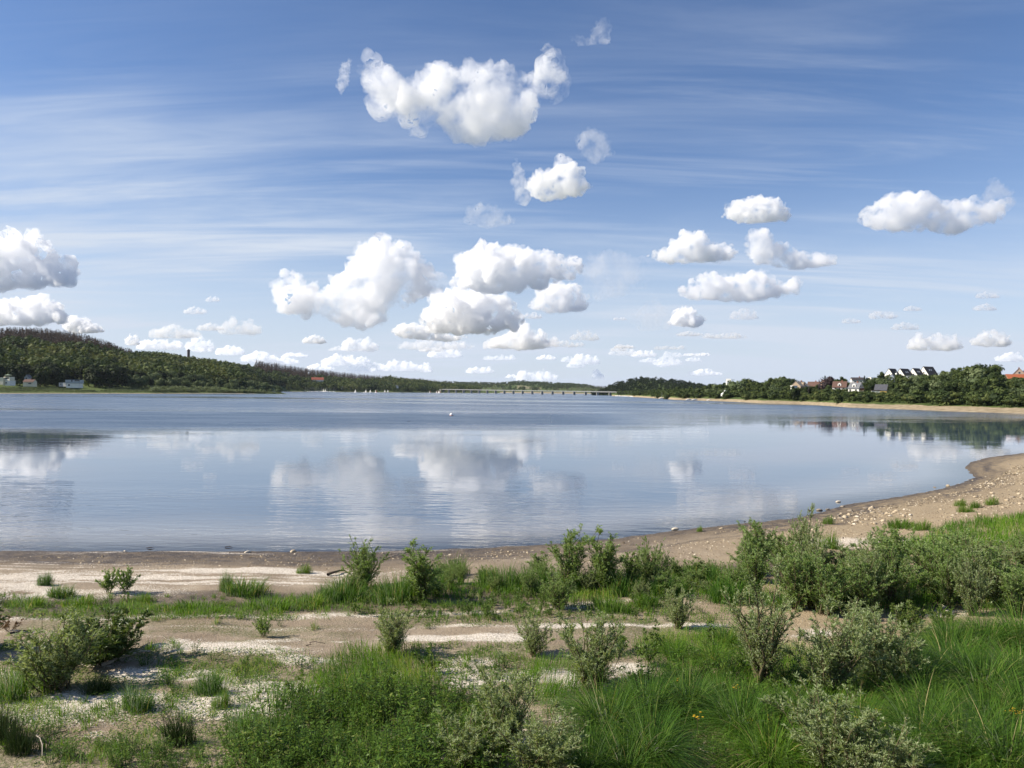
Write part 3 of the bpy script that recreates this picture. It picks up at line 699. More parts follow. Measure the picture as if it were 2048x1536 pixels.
for p, q in scatter(46, [[(1240,1300),(1500,1310),(1780,1320),(2048,1330),(2048,1540),(1450,1480),(1240,1480)],[(1240,1300),(1500,1310),(1780,1320),(1780,1420),(1450,1440),(1240,1420)], [(560,1400),(880,1330),(880,1400),(620,1460)]], 23, .8):
    shrub('spr', q[0], q[1], rnd.uniform(40, 80), rnd.uniform(30, 50), 'leafy weed standing up between the meadow grasses', 'leafy weeds in the meadow', 'weed', 'weed_sprig')
shrub('sal1', -75, 1305, 120, 150, 'dark shrub just outside the left edge casting a shadow', WG)
for a in (('dry', 18, 1262, 40, 50, 'withered red-brown weed on sand at the left edge'),
          ('dry', 1290, 1150, 50, 55, 'withered pale shrub between two near shore willows'),
          ('dry', 845, 1400, 22, 45, 'withered red-brown weed beside the central grass'),
          ('dry', 1648, 1215, 46, 60, 'withered brown undergrowth below the dense right thicket')):
    shrub(*a, group='withered weeds', cat='weed', name='withered_weed')

RD = [make_reeds(200+i, 620, .55, .5, .36) for i in range(3)]
RD.append(make_reeds(204, 520, .34, .6, .4, M_GRASS, .012))
RUSH = [make_reeds(210+i, 420, .62, .34, .30, M_RUSH, .011, .42) for i in range(2)]
def reeds(kind, px, py, hpx, wpx, label, group='reed clumps', cat='reeds', name='reed_clump'):
    me, h, w = {'r0': (RD[0], .55, 1.0), 'r1': (RD[1], .55, 1.0), 'r2': (RD[2], .55, 1.0), 'g': (RD[3], .34, 1.2), 'u0': (RUSH[0], .62, .75), 'u1': (RUSH[1], .62, .75)}[kind]
    p = on_ground(px, py); k = p.y/F
    return thing(name, me, p, rnd.uniform(-.4, .4)+rnd.choice((0, math.pi)), (wpx*k/w, max(wpx*k/w*.75, .35), hpx*k/h), label, cat, group)
for a in (
 ('r0', 488, 1190, 48, 105, 'thick green reed clump on the shell strip left of centre'),
 ('r2', 452, 1182, 50, 34, 'narrow upright reed tuft at the left end of the shell strip clump'),
 ('g', 545, 1220, 36, 150, 'low bright reed bed in front of the thick reed clump'),
 ('g', 620, 1212, 34, 110, 'low reed bed beside bare mud left of the near shore thicket'),
 ('g', 385, 1222, 28, 140, 'low bright green strip of reeds left of the mud channel'),
 ('r1', 690, 1200, 62, 100, 'dense reeds below the bushy willow near the waterline'),
 ('r2', 655, 1205, 50, 70, 'reeds at the left foot of the near shore thicket'),
 ('r0', 790, 1205, 72, 105, 'bright green mound of reeds standing by the mud channel'),
 ('r1', 905, 1152, 50, 80, 'dark green reed tussock close to the waterline'),
 ('r0', 880, 1168, 42, 50, 'small reed clump left of the dark waterline tussock'),
 ('r1', 1010, 1178, 62, 90, 'green reeds between mud puddles and the waterline'),
 ('r2', 1062, 1180, 66, 90, 'green reeds left of the tall pointed willow pair'),
 ('r0', 975, 1172, 50, 60, 'sparse reeds behind the mud puddles'),
 ('r0', 1165, 1185, 60, 90, 'reeds between the tall pointed willow pair'),
 ('r1', 1240, 1190, 60, 90, 'reeds at the foot of the right tall willow'),
 ('g', 1215, 1222, 40, 110, 'bright green grass clump on wet mud below the tall willows'),
 ('g', 1290, 1215, 38, 80, 'green grass clump right of the wet mud patch'),
 ('r2', 1330, 1190, 46, 90, 'reeds under the rounded willow shrub'),
 ('r0', 1395, 1162, 46, 100, 'green reeds right of the rounded willow shrub'),
 ('r1', 1440, 1172, 52, 90, 'green reeds before the upper thicket left end'),
 ('r2', 1460, 1205, 64, 110, 'bright green reed stand beside the brown mud at right'),
 ('g', 610, 1146, 24, 36, 'lone grey-green tuft on shells close to the waterline'),
 ('r0', 120, 1195, 36, 60, 'reed tuft on the left shell strip'),
 ('r1', 92, 1170, 34, 34, 'thin plant standing on the left shell strip'),
 ('g', 60, 1212, 28, 110, 'low green reeds at the left edge behind the track'),
 ('g', 165, 1212, 30, 80, 'low green reeds right of the left edge bed'),
 ('g', 285, 1205, 26, 60, 'low reeds right of the two small dark bushes'),
 ('u0', 358, 1490, 82, 78, 'dark upright rush tuft at bottom left beside shells'),
 ('u1', 40, 1505, 80, 80, 'dark upright rush tuft at the bottom left corner'),
 ('u0', 5, 1480, 90, 80, 'dark rush tuft cut by the left edge near the corner'),
 ('u1', 197, 1387, 46, 66, 'short dark rush tuft right of the large left willow'),
 ('r0', 272, 1420, 66, 90, 'green grass tuft between shell patches in the left foreground'),
 ('r1', 420, 1388, 62, 70, 'dark green grass tuft in the left middle foreground'),
 ('g', 445, 1415, 48, 46, 'yellowish grass tuft on the shell patch'),
 ('r2', 490, 1475, 70, 100, 'tall grass tuft beside the herb thicket at bottom left'),
 ('r1', 560, 1480, 76, 90, 'tall grass tuft at the left border of the herb thicket'),
 ('r0', 20, 1400, 70, 90, 'green grass clump at the left edge below the large willow'),
 ('g', 60, 1370, 46, 110, 'green grass patch left of the large willow foot'),
): reeds(*a)

# small tufts and sprigs that stand apart on the bare ground
SM = [make_reeds(230+i, 46, .26, .11, .11, M_GRASS, .010, .5) for i in range(3)]
HB = [make_herb(240+i, 9, .26, .3, 13, .06, .02) for i in range(2)]
MUD = [[(640,1210),(1330,1205),(1480,1250),(1200,1240),(700,1240)], [(940,1190),(1110,1195),(1100,1235),(900,1235)]]
TRACK = [[(20,1245),(700,1225),(1000,1240),(1000,1275),(400,1290),(20,1290)]]
SHL = [[(280,1285),(560,1290),(640,1310),(560,1400),(470,1450),(300,1440),(150,1460),(90,1400),(300,1380)], [(850,1310),(1010,1320),(990,1400),(880,1400)], [(60,1460),(330,1500),(330,1536),(100,1536)]]
LST = [[(0,1190),(640,1195),(640,1225),(0,1232)]]
for (n, pl, sd, lab, grp) in ((110, MUD, 1, 'small green sprig growing on the dark mud channel', 'sprigs on the mud channel'),
                         (14, TRACK, 2, 'tiny tuft standing alone on the bare sand track', 'tufts on the sand track'),
                         (80, SHL, 3, 'small green tuft among white shells in the foreground', 'tufts among the foreground shells'),
                         (75, LST, 4, 'small green tuft in the low weed strip behind the left track', 'tufts in the left weed strip')):
    for p, q in scatter(n, pl, sd):
        if sd == 1 and rnd.random() < .5:
            (wd, fo), h, w = PW['spr']; s = rnd.uniform(.4, .95)
            thing('weed_sprig', [('stems', wd), ('foliage', fo)], p, rnd.uniform(0, 6.28), s, lab, 'weed', grp)
        elif rnd.random() < .35:
            wd, fo = HB[rnd.randrange(2)]
            thing('weed_sprig', [('stems', wd), ('foliage', fo)], p, rnd.uniform(0, 6.28), rnd.uniform(.5, 1.1), lab, 'weed', grp)
        else: thing('grass_tuft', SM[rnd.randrange(3)], p, rnd.uniform(0, 6.28), rnd.uniform(.6, 1.3), lab, 'grass tuft', grp)
for px, py, h, w, lab in ((1400,1063,10,14,'dark tuft at the waterline of the right beach'),(1658,1048,14,26,'green tuft among stones on the right beach'),(1800,1056,16,90,'grass strip on the tan sand of the right beach'),(1845,1060,16,60,'grass patch beside pale sand on the right beach'),(1922,1012,12,30,'left grass tuft by the far right stones'),(1950,1016,12,30,'middle grass tuft by the far right stones'),(1985,1010,14,40,'right grass tuft by the far right stones'),(1930,1024,12,40,'lowest grass tuft by the far right stones'),(1660,1096,26,50,'lime green grass tuft at the top of the upper thicket')):
    reeds('g', px, py, h*1.6, w, lab, 'grass tufts on the right beach', 'grass tuft', 'grass_tuft')

# arching sedge tussocks in the right foreground
TS = [make_tussock(260+i, 1300, .95+.1*(i % 2), .20, M_SEDGE) for i in range(3)]+[make_tussock(264, 1000, .85, .20, M_GRASS, lean=1.0)]
TT = [(1290,1440,130,'sedge tussock beside the shell patch in the right meadow'),(1215,1475,130,'sedge tussock left of the big central tussock at the bottom'),(1300,1525,150,'big arching tussock at the bottom beside the bare soil patch'),
 (1180,1555,140,'sedge tussock at the bottom edge right of the pale willow'),(1375,1430,110,'sedge tussock left of a yellow flowering stem'),(1480,1470,120,'sedge tussock right of the yellow flowering stem'),(1440,1400,80,'shorter sedge tussock behind the yellow flowering stem'),
 (1540,1540,150,'tall light green tussock at the bottom right of the bare soil'),(1590,1450,100,'sedge tussock below the trunked willow'),(1830,1390,130,'sedge tussock hanging over dark soil at right'),(1905,1360,140,'broad sedge tussock in the right meadow'),
 (1965,1400,140,'sedge tussock above the orange-yellow flowers at right'),(2035,1380,140,'sedge tussock cut by the right edge of the meadow'),(1840,1500,150,'large arching tussock at the bottom right'),(1930,1530,160,'arching tussock at the bottom right beside the largest one'),
 (2020,1550,160,'arching tussock in the bottom right corner'),(1790,1570,140,'tussock at the bottom edge left of the largest one'),(1900,1300,90,'dark grass tussock below the sandy path at right'),(1970,1300,100,'dark grass tussock near the right edge below the path'),
 (2045,1300,110,'dark grass tussock at the right edge below the path'),(1870,1440,110,'sedge tussock between two larger ones at right'),(1975,1470,130,'sedge tussock behind the corner tussock'),(1250,1560,140,'dark sedge tussock at the bottom edge in the middle'),
 (1720,1480,110,'grass tussock among yellow flowers'),(1430,1330,70,'bright grass tussock beside the fallen pale stick'),(1350,1320,70,'bright grass tussock at the top of the right meadow'),(1450,1290,64,'bright grass tussock below the brown mud'),(2060,1460,140,'tussock cut by the right edge near the flowers')]
for i, (px, py, h, lab) in enumerate(TT):
    p = on_ground(px, py); k = p.y/F; s = h*k/.80*rnd.uniform(.78, .98)
    thing('grass_tussock', TS[3] if 'bright' in lab or 'light' in lab else TS[i % 3], p, rnd.uniform(0, 6.28), (s*1.05, s*1.05, s), lab, 'grass tussock', 'arching grass tussocks')

# leafy herbs along the bottom
HC = [make_herb(280+i, 22, .58, .75, 30, .095, .021) for i in range(3)]
for p, q in scatter(58, [[(470,1500),(600,1410),(700,1395),(860,1400),(1000,1440),(1020,1620),(420,1620),(380,1560)]], 9, .33):
    wd, fo = HC[rnd.randrange(3)]
    thing('leafy_herb', [('stems', wd), ('foliage', fo)], p, rnd.uniform(0, 6.28), rnd.uniform(.7, 1.25), 'leafy green herb in the dense thicket along the bottom centre', 'herb', 'leafy herbs along the bottom')
for p, q in scatter(12, [[(120,1500),(330,1480),(420,1536),(300,1600),(100,1600)]], 10, .4):
    wd, fo = HC[rnd.randrange(3)]
    thing('leafy_herb', [('stems', wd), ('foliage', fo)], p, rnd.uniform(0, 6.28), rnd.uniform(.4, .6), 'low leafy herb creeping on bare soil at the bottom left', 'herb', 'creeping herbs at the bottom left')
for p, q in scatter(52, [[(1200,1400),(1500,1320),(2040,1330),(2040,1560),(1460,1560),(1200,1560)]], 14, .4):
    wd, fo = HC[rnd.randrange(3)]
    thing('leafy_herb', [('stems', wd), ('foliage', fo)], p, rnd.uniform(0, 6.28), rnd.uniform(.7, 1.15), 'leafy herb standing between grass tussocks of the right meadow', 'herb', 'leafy herbs in the right meadow')
for p, q in scatter(9, [[(1840,1420),(1960,1420),(1960,1450),(1840,1450)], [(1530,1400),(1640,1395),(1640,1430),(1530,1430)]], 12, .3):
    wd, fo = HB[0]
    thing('leafy_herb', [('stems', wd), ('foliage', fo)], p, rnd.uniform(0, 6.28), rnd.uniform(.9, 1.5), 'bright low herb in a gap between sedge tussocks of the right meadow', 'herb', 'bright herbs in the right meadow')

# yellow flowering stems
def ragwort(seed):
    rs = np.random.RandomState(seed); wood = MB(); fo = MB(); fl = MB()
    wood.tube([(0, 0, 0), (.02, .01, .35), (.03, .02, .72)], [.006, .005, .003], 4)
    n = 40; u = rs.uniform(.1, .9, n)[:, None]; a = rs.uniform(0, 6.28, n)
    fo.leaves(rs, np.array([.03, .02, .72])*u, np.stack([np.cos(a), np.sin(a), rs.uniform(0, .6, n)], 1), .09, .028)
    heads = []
    for k in range(7):
        a = rs.uniform(0, 6.28); r = rs.uniform(.02, .12); q = np.array([.03+math.cos(a)*r, .02+math.sin(a)*r, .74+rs.uniform(-.05, .1)])
        wood.tube([(.03, .02, .66), q], [.003, .002], 3)
        f = MB(); m_ = 12; b = np.arange(m_)/m_*6.28; d = np.stack([np.cos(b), np.sin(b), np.full(m_, .25)], 1)
        f.leaves(rs, np.tile(q, (m_, 1)), d, .026, .012, nrm=np.tile([[0, 0, 1.]], (m_, 1)))
        f.cards(rs, q[None]+[[0, 0, .008]], np.array([[0, 0, 1.]]), .010, np.array([.9]))
        heads.append(f.mesh('flower_head', M_YEL))
    return [('stem', wood.mesh('stem', M_BARK)), ('foliage', fo.mesh('foliage', M_HERB))]+[('flower_head', h) for h in heads]
M_YEL = leaf_mat('yellow_petal', [(0, (.55, .30, .01)), (.6, (.75, .48, .02)), (1, (.8, .6, .05))], trans=.2)
RW = [ragwort(i) for i in range(3)]
for i, (px, py, hp, lab) in enumerate(((1394,1478,62,'yellow flowering stem standing alone beside the bare soil'),(1352,1378,30,'small yellow flower near the fallen pale stick'),(1470,1396,34,'faint yellow flower in sedge below the trunked willow'),(1500,1454,28,'yellow flower between two sedge tussocks'),(1541,1456,32,'yellow flower left of the bottom silvery willow'),
   (1616,1442,36,'orange-yellow flower left of the broad silvery willow foot'),(1665,1428,36,'bright yellow flower below the broad silvery willow'),(1755,1446,34,'yellow flower on a thin stem right of the silvery willows'),(1718,1462,36,'cluster of yellow flowers above the low grey willow'),(1740,1475,34,'small yellow flower beside the flower cluster'),
   (2020,1448,40,'left orange-yellow flower at the right edge'),(2036,1452,44,'middle orange-yellow flower at the right edge'),(2050,1458,44,'right orange-yellow flower at the right edge'))):
    p = on_ground(px, py+34); k = p.y/F
    thing('ragwort', RW[i % 3], p, rnd.uniform(0, 6.28), max(hp+24, 40)*k/.8, lab, 'wildflower', 'yellow wildflowers')

# grass too dense to count
def grass_stuff(name, regions, mat, seed, label):
    rs = np.random.RandomState(seed); mb = MB()
    for reg in regions:
        poly, dens, hgt, droop, wid = reg[:5]; thr = reg[5] if len(reg) > 5 else .30
        P_ = np.array([tuple(at_z(a, b, .4))[:2] for a, b in poly]); x0, y0 = P_.min(0); x1, y1 = P_.max(0)
        n = int((x1-x0)*(y1-y0)*dens); p = rs.uniform((x0, y0), (x1, y1), (n, 2)); p = p[in_poly(p, [tuple(q) for q in P_])]
        cl = fbm(p[:, 0]*1.1, p[:, 1]*1.1, seed, 3); ed = edge_dist(p, [tuple(q) for q in P_])
        keep = rs.uniform(0, 1, len(p)) < np.clip((cl-thr)*(4.5 if thr < .4 else 8), 0.03 if thr < .4 else 0, 1)*np.clip(.25+ed*1.6, 0, 1); p = p[keep]; cl = cl[keep]
        n = len(p); z = ground_z_np(p[:, 0], p[:, 1]); b = np.column_stack([p, z-.02])
        dirf = fbm(p[:, 0]*.6, p[:, 1]*.6, seed+5, 2)*12
        le = rs.uniform(.1, 1, n)*droop*1.6; a = dirf+rs.normal(0, .9, n)
        L = hgt*rs.uniform(.45, 1.15, n)*np.clip(.55+cl, .6, 1.25)
        t = np.clip(rs.beta(2, 2, n)*.75+(fbm(p[:, 0]*.5, p[:, 1]*.5, seed+9, 3)-.5)*1.1+.1, 0, .93); t = np.where(rs.uniform(0, 1, n) < .035, 1.0, t)
        mb.blades(rs, b, L, np.stack([np.cos(a)*le, np.sin(a)*le], 1), wid*rs.uniform(.7, 1.3, n), droop=np.clip(le*.6, .05, .6), seg=4, tint=t)
    o = link(name, mb.mesh(name, mat)); return tag(o, label, 'grass', kind='stuff')
G1 = [(1190,1330),(1240,1295),(1300,1275),(1420,1266),(1500,1296),(1620,1306),(1760,1298),(1850,1288),(2100,1248),(2350,1262),(2350,1700),(1460,1700),(1440,1480),(1370,1470),(1330,1700),(1040,1700),(1060,1400),(1150,1350),(1230,1372),(1300,1362),(1290,1330)]
G2 = [(520,1440),(560,1370),(640,1335),(680,1306),(760,1296),(830,1298),(880,1325),(885,1370),(860,1410),(1000,1440),(1040,1600),(420,1620),(600,1480)]
G3 = [(800,1292),(1060,1290),(1060,1335),(1000,1330),(860,1318)]
G4 = [(280,1325),(420,1318),(640,1330),(600,1365),(480,1350),(420,1372),(300,1350)]
G5 = [(-200,1345),(90,1325),(110,1390),(60,1410),(-200,1450)]
G6 = [(1760,1068),(1850,1072),(1880,1045),(2048,1024),(2400,1010),(2400,1120),(1780,1120)]
G7 = [(640,1200),(700,1165),(880,1155),(1000,1155),(1130,1165),(1380,1135),(1480,1145),(1500,1210),(1300,1190),(1150,1200),(1050,1185),(880,1195)]
G8 = [(1480,1180),(1560,1160),(2100,1155),(2100,1228),(1700,1235),(1540,1225)]
G10 = [(-200,1285),(640,1288),(640,1340),(540,1420),(420,1560),(-200,1560)]
G11 = [(-200,1190),(660,1196),(660,1232),(-200,1240)]
G12 = [(640,1195),(1480,1200),(1480,1240),(900,1246),(640,1215)]
G9 = [(1060,1330),(1190,1310),(1200,1400),(1100,1420),(1000,1400)]
grass_stuff('grass', [(G1, 640, .40, .6, .010), (G9, 520, .40, .4, .010), (G2, 620, .46, .4, .010), (G3, 460, .24, .4, .010), (G4, 420, .13, .7, .013), (G5, 480, .30, .5, .011), (G6, 170, .45, .3, .020), (G7, 260, .36, .35, .016), (G8, 320, .50, .4, .016), (G10, 480, .19, .5, .010, .55), (G11, 420, .20, .4, .013, .44), (G12, 300, .22, .4, .014, .46)], M_GRASS, 77, 'tall green meadow grass covering the foreground')
# low creeping weeds between the tufts
def creep(polys, n, seed):
    rs = np.random.RandomState(seed); mb = MB()
    for poly, nn in zip(polys, n):
        P_ = np.array([tuple(at_z(a, b, .4))[:2] for a, b in poly]); x0, y0 = P_.min(0); x1, y1 = P_.max(0)
        p = rs.uniform((x0, y0), (x1, y1), (nn, 2)); p = p[in_poly(p, [tuple(q) for q in P_])]
        cl = fbm(p[:, 0]*1.5, p[:, 1]*1.5, seed, 4); p = p[rs.uniform(0, 1, len(p)) < np.clip((cl-.44)*7, 0, 1)]
        m_ = len(p); z = ground_z_np(p[:, 0], p[:, 1]); a = rs.uniform(0, 6.28, m_)
        mb.leaves(rs, np.column_stack([p, z+rs.uniform(.005, .07, m_)]), np.stack([np.cos(a), np.sin(a), rs.uniform(-.1, .6, m_)], 1), rs.uniform(.03, .07, m_), rs.uniform(.012, .026, m_), nrm=unit(np.stack([rs.normal(0, .4, m_), rs.normal(0, .4, m_), np.ones(m_)], 1)))
    o = link('creeping_weeds', mb.mesh('creeping_weeds', M_HERB)); return tag(o, 'low creeping weeds spread over sand and shells', 'weeds', kind='stuff')
creep([[(0,1300),(640,1300),(640,1400),(480,1500),(480,1600),(0,1600)], [(640,1190),(1480,1190),(1480,1250),(640,1250)], [(820,1290),(1080,1290),(1080,1420),(860,1420)], [(0,1190),(640,1190),(640,1232),(0,1232)], [(1340,1440),(1480,1440),(1500,1600),(1320,1600)], [(500,1400),(1060,1400),(1060,1600),(400,1600)]], [44000, 22000, 12000, 24000, 4000, 20000], 5)
# ---------------------------------------------------------------- trees of the far shores
M_TREE = leaf_mat('tree_leaves', [(0, (.020, .032, .012)), (.35, (.040, .062, .019)), (.7, (.080, .108, .030)), (1, (.135, .15, .05))], trans=.18, rough=.7, spec=.15)
M_WTREE = leaf_mat('willow_tree_leaves', [(0, (.060, .085, .036)), (.5, (.115, .150, .066)), (1, (.19, .22, .11))], trans=.18, rough=.7, spec=.15)
M_DARKT = leaf_mat('dark_tree_leaves', [(0, (.012, .020, .008)), (.5, (.026, .040, .013)), (1, (.060, .078, .024))], trans=.15, rough=.7, spec=.12)
M_CONI = leaf_mat('conifer_needles', [(0, (.010, .020, .010)), (.5, (.022, .036, .018)), (1, (.045, .060, .028))], trans=.08, rough=.8, spec=.1)
M_DEAD = leaf_mat('dead_needles', [(0, (.036, .028, .023)), (.5, (.068, .050, .041)), (.85, (.105, .080, .066)), (1, (.045, .055, .03))], trans=.05, rough=.9, spec=.05)
M_COPPER = leaf_mat('copper_leaves', [(0, (.016, .010, .012)), (.5, (.030, .018, .020)), (1, (.055, .034, .032))], trans=.1, rough=.7)
M_TRUNK = flat_mat('tree_bark', (.085, .068, .052), .95, .3, 4)
def crown_mb(seed, blobs=16, q=58, width=.62, z0=.18, size=.05, squash=1.0, top=1.0):
    rs = np.random.RandomState(seed); mb = MB()
    for i in range(blobs):
        u = rs.uniform(0, 1); z = z0+(.92-z0)*u**.85; zz = (z-z0)/(1-z0)
        prof = width*.5*math.sin(math.pi*min(1, .14+.80*zz))**.8
        a = rs.uniform(0, 6.28); rr = prof*rs.uniform(.25, .85)
        r = rs.uniform(.10, .175)*(1.1-.35*zz)*width/.62
        c = np.array([math.cos(a)*rr, math.sin(a)*rr, min(z, top-r*.8)])
        d = rand_dirs(rs, q); pos = c+d*r*rs.uniform(.65, 1.1, (q, 1))*np.array([1, 1, squash])
        t = np.clip(rs.uniform(.10, .85)+rs.normal(0, .07, q), 0, 1)
        mb.cards(rs, pos, d+rand_dirs(rs, q)*.34+np.array([0, 0, .15]), size*rs.uniform(.6, 1.25, q), t, .75)
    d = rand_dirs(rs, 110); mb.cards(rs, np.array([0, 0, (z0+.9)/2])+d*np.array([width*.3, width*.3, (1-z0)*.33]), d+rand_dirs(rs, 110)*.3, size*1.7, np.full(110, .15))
    return mb
def trunk_mesh(seed, z1=.55, r=.018):
    rs = np.random.RandomState(seed); mb = MB()
    mb.tube([(0, 0, -.03), (rs.normal(0, .01), rs.normal(0, .01), z1*.5), (rs.normal(0, .02), rs.normal(0, .02), z1)], [r*1.25, r, r*.5], 6)
    for k in range(5):
        a = rs.uniform(0, 6.28); h0 = rs.uniform(.18, .45)
        mb.tube([(0, 0, h0), (math.cos(a)*.1, math.sin(a)*.1, h0+.1), (math.cos(a)*.2, math.sin(a)*.2, h0+.26)], [r*.5, r*.35, r*.12], 4)
    return mb.mesh('trunk', M_TRUNK, True)
def conifer_mb(seed, tiers=13, q=20, width=.34, size=.05, z0=.06, dead=False):
    rs = np.random.RandomState(seed); mb = MB()
    for i in range(tiers):
        z = z0+(1-z0)*(i/tiers)**.95; rad = width*.5*(1-(z-z0)/(1-z0))**.85+.012
        a = rs.uniform(0, 6.28, q); r = rad*rs.uniform(.35, 1.05, q)
        pos = np.stack([np.cos(a)*r, np.sin(a)*r, z-r*.25+rs.normal(0, .012, q)], 1)
        mb.cards(rs, pos, np.stack([np.cos(a)*.7, np.sin(a)*.7, np.full(q, .8)], 1)+rand_dirs(rs, q)*.4, size*rs.uniform(.6, 1.1, q)*(1-.4*i/tiers), np.clip(rs.uniform(.2, .7)+rs.normal(0, .15, q), 0, 1), .6)
    return mb
TREES = {}
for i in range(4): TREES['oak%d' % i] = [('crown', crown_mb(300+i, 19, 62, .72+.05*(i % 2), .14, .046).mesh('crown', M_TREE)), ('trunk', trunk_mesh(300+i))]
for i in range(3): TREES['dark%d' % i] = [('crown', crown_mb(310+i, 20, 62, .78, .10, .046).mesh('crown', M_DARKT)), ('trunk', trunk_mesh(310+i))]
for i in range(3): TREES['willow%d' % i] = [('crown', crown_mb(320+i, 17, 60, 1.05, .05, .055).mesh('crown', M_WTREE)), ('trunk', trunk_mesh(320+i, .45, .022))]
for i in range(2): TREES['poplar%d' % i] = [('crown', crown_mb(330+i, 18, 56, .40, .08, .042, 1.3).mesh('crown', M_TREE)), ('trunk', trunk_mesh(330+i))]
for i in range(3): TREES['bush%d' % i] = [('crown', crown_mb(340+i, 12, 60, 1.35, .02, .075, .8).mesh('crown', M_TREE)), ('trunk', trunk_mesh(340+i, .4, .02))]
TREES['copper0'] = [('crown', crown_mb(350, 18, 62, .95, .12, .05).mesh('crown', M_COPPER)), ('trunk', trunk_mesh(350))]
for i in range(2): TREES['spruce%d' % i] = [('crown', conifer_mb(360+i, 16, 40).mesh('crown', M_CONI)), ('trunk', trunk_mesh(360+i, .9, .012))]
def put_tree(kind, px, Y, zg, h, label, group, name='tree', wide=1.0):
    x = (px-1024)/F*Y
    return thing(name, TREES[kind], (x, Y, zg-.1), rnd.uniform(0, 6.28), (h*wide, h*wide, h), label, 'conifer' if 'spruce' in kind else ('bush' if 'bush' in kind else 'tree'), group)
ORD = ['first', 'second', 'third', 'fourth', 'fifth', 'sixth', 'seventh', 'eighth', 'ninth', 'tenth', 'eleventh', 'twelfth', 'thirteenth', 'fourteenth', 'fifteenth', 'sixteenth', 'seventeenth', 'eighteenth', 'nineteenth', 'twentieth', 'twenty-first', 'twenty-second', 'twenty-third', 'twenty-fourth', 'twenty-fifth']
class Namer:
    """says which tree of a row: counted from the nearest landmark"""
    def __init__(s, marks): s.m = marks; s.items = []
    def add(s, o, px, kind, row): s.items.append((o, px, kind, row))
    def done(s):
        by = {}
        for it in s.items:
            mk = min(s.m, key=lambda q: abs(q[0]-it[1])); side = 'left' if it[1] < mk[0] else 'right'
            by.setdefault((mk, side, it[3], it[2]), []).append(it)
        for (mk, side, row, kind), L in by.items():
            L.sort(key=lambda q: abs(q[1]-mk[0]))
            for i, it in enumerate(L): it[0]['label'] = '%s %s %s of %s, %s' % (ORD[min(i, 24)], kind, side, mk[1].replace('the ', '', 1), row)
# left shore, front rows
SKYT_L = [(-40,732),(0,728),(35,722),(70,732),(100,720),(130,748),(148,746),(172,722),(200,728),(225,727),(250,735),(300,744),(345,740),(380,748),(400,750),(450,756),(500,760),(560,768),(620,772)]
NL = Namer([(55, 'the cream cottage'), (148, 'the white flat-roofed house'), (300, 'the bare sand patch'), (470, 'the reed-covered spit')])
px = -50
while px < 560:
    S = float(ipl(px, S_L)) if px < 470 else 850+(px-470)*.4
    wl = px > 255
    for row in (1, 0):
        p2 = px+rnd.uniform(-4, 4); Y = S+(72 if row == 0 else 112)+rnd.uniform(-8, 12)
        if px > 470: Y = S+60+row*60
        zg = float(zL([p2], [Y])[0]) if px < 470 else 1.2
        ty = ipl(p2, SKYT_L)+rnd.uniform(-2, 4)+(0 if row else (10 if wl else 7))
        h = zpix(p2, ty, Y)-zg
        if 128 < p2 < 170 and row == 0: continue
        if (40 < p2 < 74 or p2 < 28) and row == 0: continue
        if h < 4: h = 4+rnd.random()*2
        k = ('willow%d' % rnd.randrange(3)) if (wl and rnd.random() < .75) else (('dark%d' % rnd.randrange(3)) if rnd.random() < .8 else 'oak%d' % rnd.randrange(4))
        o = put_tree(k, p2, Y, zg, h, 'x', 'trees along the left shore', wide=rnd.uniform(.95, 1.3))
        NL.add(o, p2, 'grey-green willow tree' if k[0] == 'w' else 'dark green broad tree', 'front row' if row == 0 else 'back row')
    px += rnd.uniform(10, 15)*(1.25 if wl else 1)
NL.done()
# right bank
SKYT_R = [(1225,782),(1240,780),(1280,779),(1300,780),(1330,776),(1360,774),(1400,770),(1440,765),(1480,758),(1500,757),(1530,760),(1560,752),(1577,752),(1595,760),(1612,768),(1640,766),(1660,757),(1690,752),(1730,758),(1750,754),(1775,748),(1870,742),(1900,735),(1930,733),(1960,728),(1990,730),(2010,735),(2020,752),(2048,752),(2200,745)]
HOUSES_R = [(1588,1611,775,560), (1620,1638,772,585), (1668,1702,778,520), (1697,1729,784,480), (1745,1779,786,470), (1704,1726,766,620), (1776,1872,751,640), (2014,2060,757,560), (1738,1754,758,640)]
NR = Namer([(1447, 'the white tents'), (1602, 'the brown-roofed house'), (1684, 'the long white house'), (1762, 'the yellow gabled house'), (1850, 'the white row houses'), (2035, 'the orange-roofed building')])
def cap(px, Y, half, ty):
    for a, b, yb, D in HOUSES_R:
        if Y < D and px+half > a and px-half < b: ty = max(ty, yb-1.5)
    return ty
px = 1240
